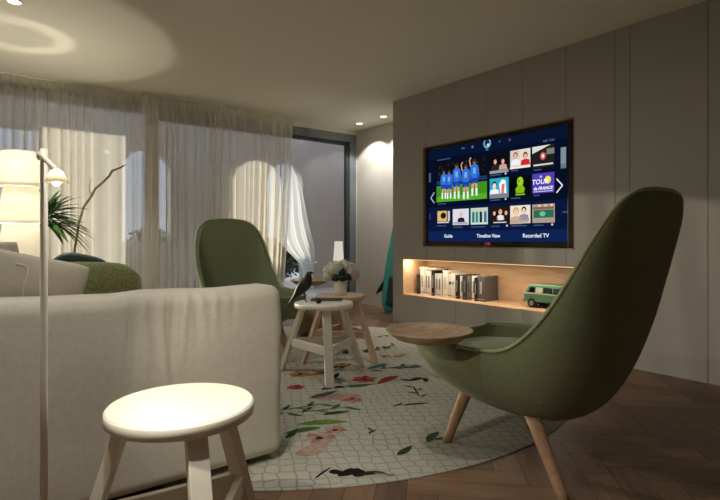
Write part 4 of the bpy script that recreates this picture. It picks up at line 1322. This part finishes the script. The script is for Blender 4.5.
# ------------------------------------------------------------------ three-tier paper lamp
TL = (0.325, 4.905)
tl = thing('paper_floor_lamp', 'glowing three-tier paper floor lamp between the sofa and the curtain', 'floor lamp', (TL[0], TL[1], 0))
bm = BM(); lathe(bm, [(0, 0), (.15, 0), (.15, .02), (.02, .03), (0, .03)], 40); obj('base', bm, M_white, tl)
bm = BM(); tube(bm, [(0, 0, .02), (0, 0, 1.10)], .011, 14); obj('pole', bm, M_white, tl)
for z0, z1, r0, r1 in ((1.40, 1.672, .156, .138), (1.105, 1.392, .166, .120), (.80, 1.098, .176, .122)):
    bm = BM()
    lathe(bm, [(r0, z0), (r0 - .006, z0 + .03), ((r0 + r1) / 2 - .002, (z0 + z1) / 2), (r1, z1)], 48); keep(bm)
    o = obj('lamp_shade', bm, M_shade, tl, solid=.002)
    for zz, r in ((z0, r0), (z1, r1)):
        bm = BM(); tube(bm, [(r * cos(2 * pi * k / 40), r * sin(2 * pi * k / 40), zz) for k in range(41)], .003, 6, caps=False)
        obj('rim', bm, M_white, o)
bm = BM(); tube(bm, [(0.012, 0, 1.10), (0.012, 0, 1.53)], .004, 8); lathe(bm, [(0, 1.53), (.064, 1.53), (.064, 1.536), (0, 1.536)], 32); obj('light_blocking_plate', bm, M_white, tl)  # unseen plate added to block light, leaving a bright ring on the ceiling

# ------------------------------------------------------------------ palm and bare branch
pp = thing('potted_palm', 'potted palm with long narrow leaves beside the paper lamp', 'plant', (.53, 5.36, 0))
bm = BM(); lathe(bm, [(0, 0), (.13, 0), (.16, .30), (.165, .32), (.15, .32), (.145, .28), (0, .27)], 36); obj('pot', bm, M_pot, pp)
bm = BM(); tube(bm, [(0, 0, .27), (.02, .01, .55), (-.01, 0, .85), (0, 0, 1.12)], [.028, .024, .02, .016], 12); obj('trunk', bm, M_bark, pp)
def palm_leaves(n, seed):
    bm = BM(); rnd = random.Random(seed)
    for i in range(n):
        a = rnd.random() * 2 * pi
        el = rnd.uniform(-.4, 1.3); ln = rnd.uniform(.30, .46)
        w = rnd.uniform(.020, .032)
        d = Vector((cos(a) * cos(el), sin(a) * cos(el), sin(el))); side = Vector((-sin(a), cos(a), 0))
        m = 9; prev = None
        base = Vector((0, 0, 1.10 + .10 * rnd.random()))
        for k in range(m + 1):
            t = k / m
            p = base + d * ln * t + Vector((0, 0, -.30 * ln * t * t * (1.2 - .3 * sin(el))))
            ww = w * (sin(pi * (.12 + .88 * t)) ** .7) if k < m else .0008
            q = [bm.verts.new(p - side * ww + Vector((0, 0, .3 * ww))), bm.verts.new(p), bm.verts.new(p + side * ww + Vector((0, 0, .3 * ww)))]
            if prev:
                for j in (0, 1):
                    f = bm.faces.new((prev[j], prev[j + 1], q[j + 1], q[j])); f.smooth = True
            prev = q
    keep(bm)
    return bm
obj('foliage', palm_leaves(105, 12), M_palm, pp)
br = thing('bare_branch', 'single bare twisting branch rising in front of the sheer curtain', 'branch', (.80, 5.70, .60))
bm = BM()
pts = [(-.02, 0, -.36), (0, 0, 0), (.02, 0, .28), (.06, .01, .55), (.10, 0, .70), (.16, -.02, .80), (.20, 0, .88), (.27, .01, .95), (.33, 0, 1.02), (.36, .02, 1.075), (.43, .01, 1.11), (.49, 0, 1.15)]
tube(bm, pts, [.012, .012, .011, .011, .011, .013, .011, .012, .011, .012, .009, .004], 8)
tube(bm, [pts[5], (.15, .03, .90), (.17, .03, .99)], [.005, .004, .002], 6)
obj('stem', bm, plain('pale_bark', (168, 156, 140), .9, .4, 60), br)
bm = BM(); lathe(bm, [(0, 0), (.075, 0), (.09, .10), (.08, .30), (.045, .48), (.05, .52), (.044, .52), (.04, .47), (.07, .3), (.08, .1), (0, .012)], 32)
o = obj('vase', bm, M_pot, loc=(.78, 5.70, 0)); tag(o, 'tall clay floor vase holding the bare branch', 'vase')
br.location = (.80, 5.70, .60)

# ------------------------------------------------------------------ recessed ceiling lights
def downlight(x, y, label, power, spot=95, blend=.35, size=.02):
    d = thing('downlight', label, 'ceiling light', (x, y, H), 0, 'recessed ceiling spots')
    bm = BM(); lathe(bm, [(.040, -.0005), (.052, -.0005), (.052, -.006), (.046, -.008), (.040, -.006)], 32); obj('ring', bm, M_white, d)
    bm = BM(); lathe(bm, [(0, -.004), (.040, -.004), (.040, -.001), (0, -.001)], 32); obj('lens', bm, M_down, d)
    light('downlight_beam', 'SPOT', (x, y, H - .012), power, (1, .96, .88), size, (0, 0, 0), spot, blend)
downlight(4.36, 5.73, 'recessed ceiling spot nearest the window corner in the alcove', 38, 116, .25)
downlight(4.36, 5.20, 'recessed ceiling spot nearest the media wall in the alcove', 38, 116, .25)
downlight(.24, 4.20, 'recessed ceiling spot above the sofa and paper lamp', 75, 130)

# ------------------------------------------------------------------ lights
for x, y, pw, lab in ((.24, 2.35, 16, 'added unseen ceiling spot over the sofa back'), (.16, .98, 135, 'added unseen ceiling spot on the foreground stool side of the room'),
                  (-1.5, .50, 12, 'added unseen ceiling spot by the left wall'), (2.0, 2.25, 25, 'added unseen ceiling spot over the round rug')):
    downlight(x, y, lab, pw, 92 if pw > 60 else 176, .9, .05)  # spots added out of view to supply general room light
W_ = (1, .92, .75)
rd_l = light('reading_light', 'SPOT', Vector((PL[0], PL[1], 0)) + hd + Vector((0, 0, -.036)), 19, W_, .012, (0, 0, 0), 112, .6)
aim(rd_l, (1.03, 1.35, .60))
light('paper_lamp_upper', 'POINT', (TL[0] + .012, TL[1], 1.562), 18, W_, .006)
light('paper_lamp_lower', 'POINT', (TL[0], TL[1], 1.12), 9, W_, .012)
light('paper_lamp_top', 'POINT', (TL[0], TL[1] - .03, 1.49), 8, W_, .02)
light('paper_lamp_mid', 'POINT', (TL[0] + .02, TL[1], 1.25), 19, W_, .02)
light('niche_led', 'AREA', (XT + .06, (NY0 + NY1) / 2 + .2, NZ1 - .02), 6, (1, .88, .70), (.02, 2.0), (0, 0, 0))
light('niche_spot', 'POINT', (XT + .08, 4.33, NZ1 - .06), .8, (1, .84, .6), .02)
sun = light('sun', 'SUN', (-2, 14, 4), 5.5, (1, .90, .70), 0.0)
sun.data.angle = radians(.6)
sun.rotation_euler = Vector((.60, -2.44, -.38)).to_track_quat('-Z', 'Y').to_euler()

w = bpy.data.worlds.new('evening_sky'); sc.world = w
w.use_nodes = True
bg = w.node_tree.nodes['Background']
bg.inputs[0].default_value = (.37, .415, .49, 1); bg.inputs[1].default_value = 1.65

# ------------------------------------------------------------------ camera
cam = bpy.data.cameras.new('camera')
co = bpy.data.objects.new('camera', cam); COL.objects.link(co)
co.location = (0, 0, .986)
co.rotation_euler = (radians(90), 0, -atan2(390, 511))
cam.sensor_width = 36; cam.lens = 511 / 720 * 36
cam.shift_y = -12 / 720
cam.clip_start = .02
sc.camera = co
vs = sc.view_settings
vs.view_transform = 'Standard'; vs.look = 'None'; vs.exposure = 0.08; vs.gamma = 1.0; vs.use_curve_mapping = False
cy = sc.cycles
cy.use_denoising = True
cy.max_bounces = 10; cy.diffuse_bounces = 6; cy.transparent_max_bounces = 24; cy.transmission_bounces = 8
cy.sample_clamp_indirect = 6.0
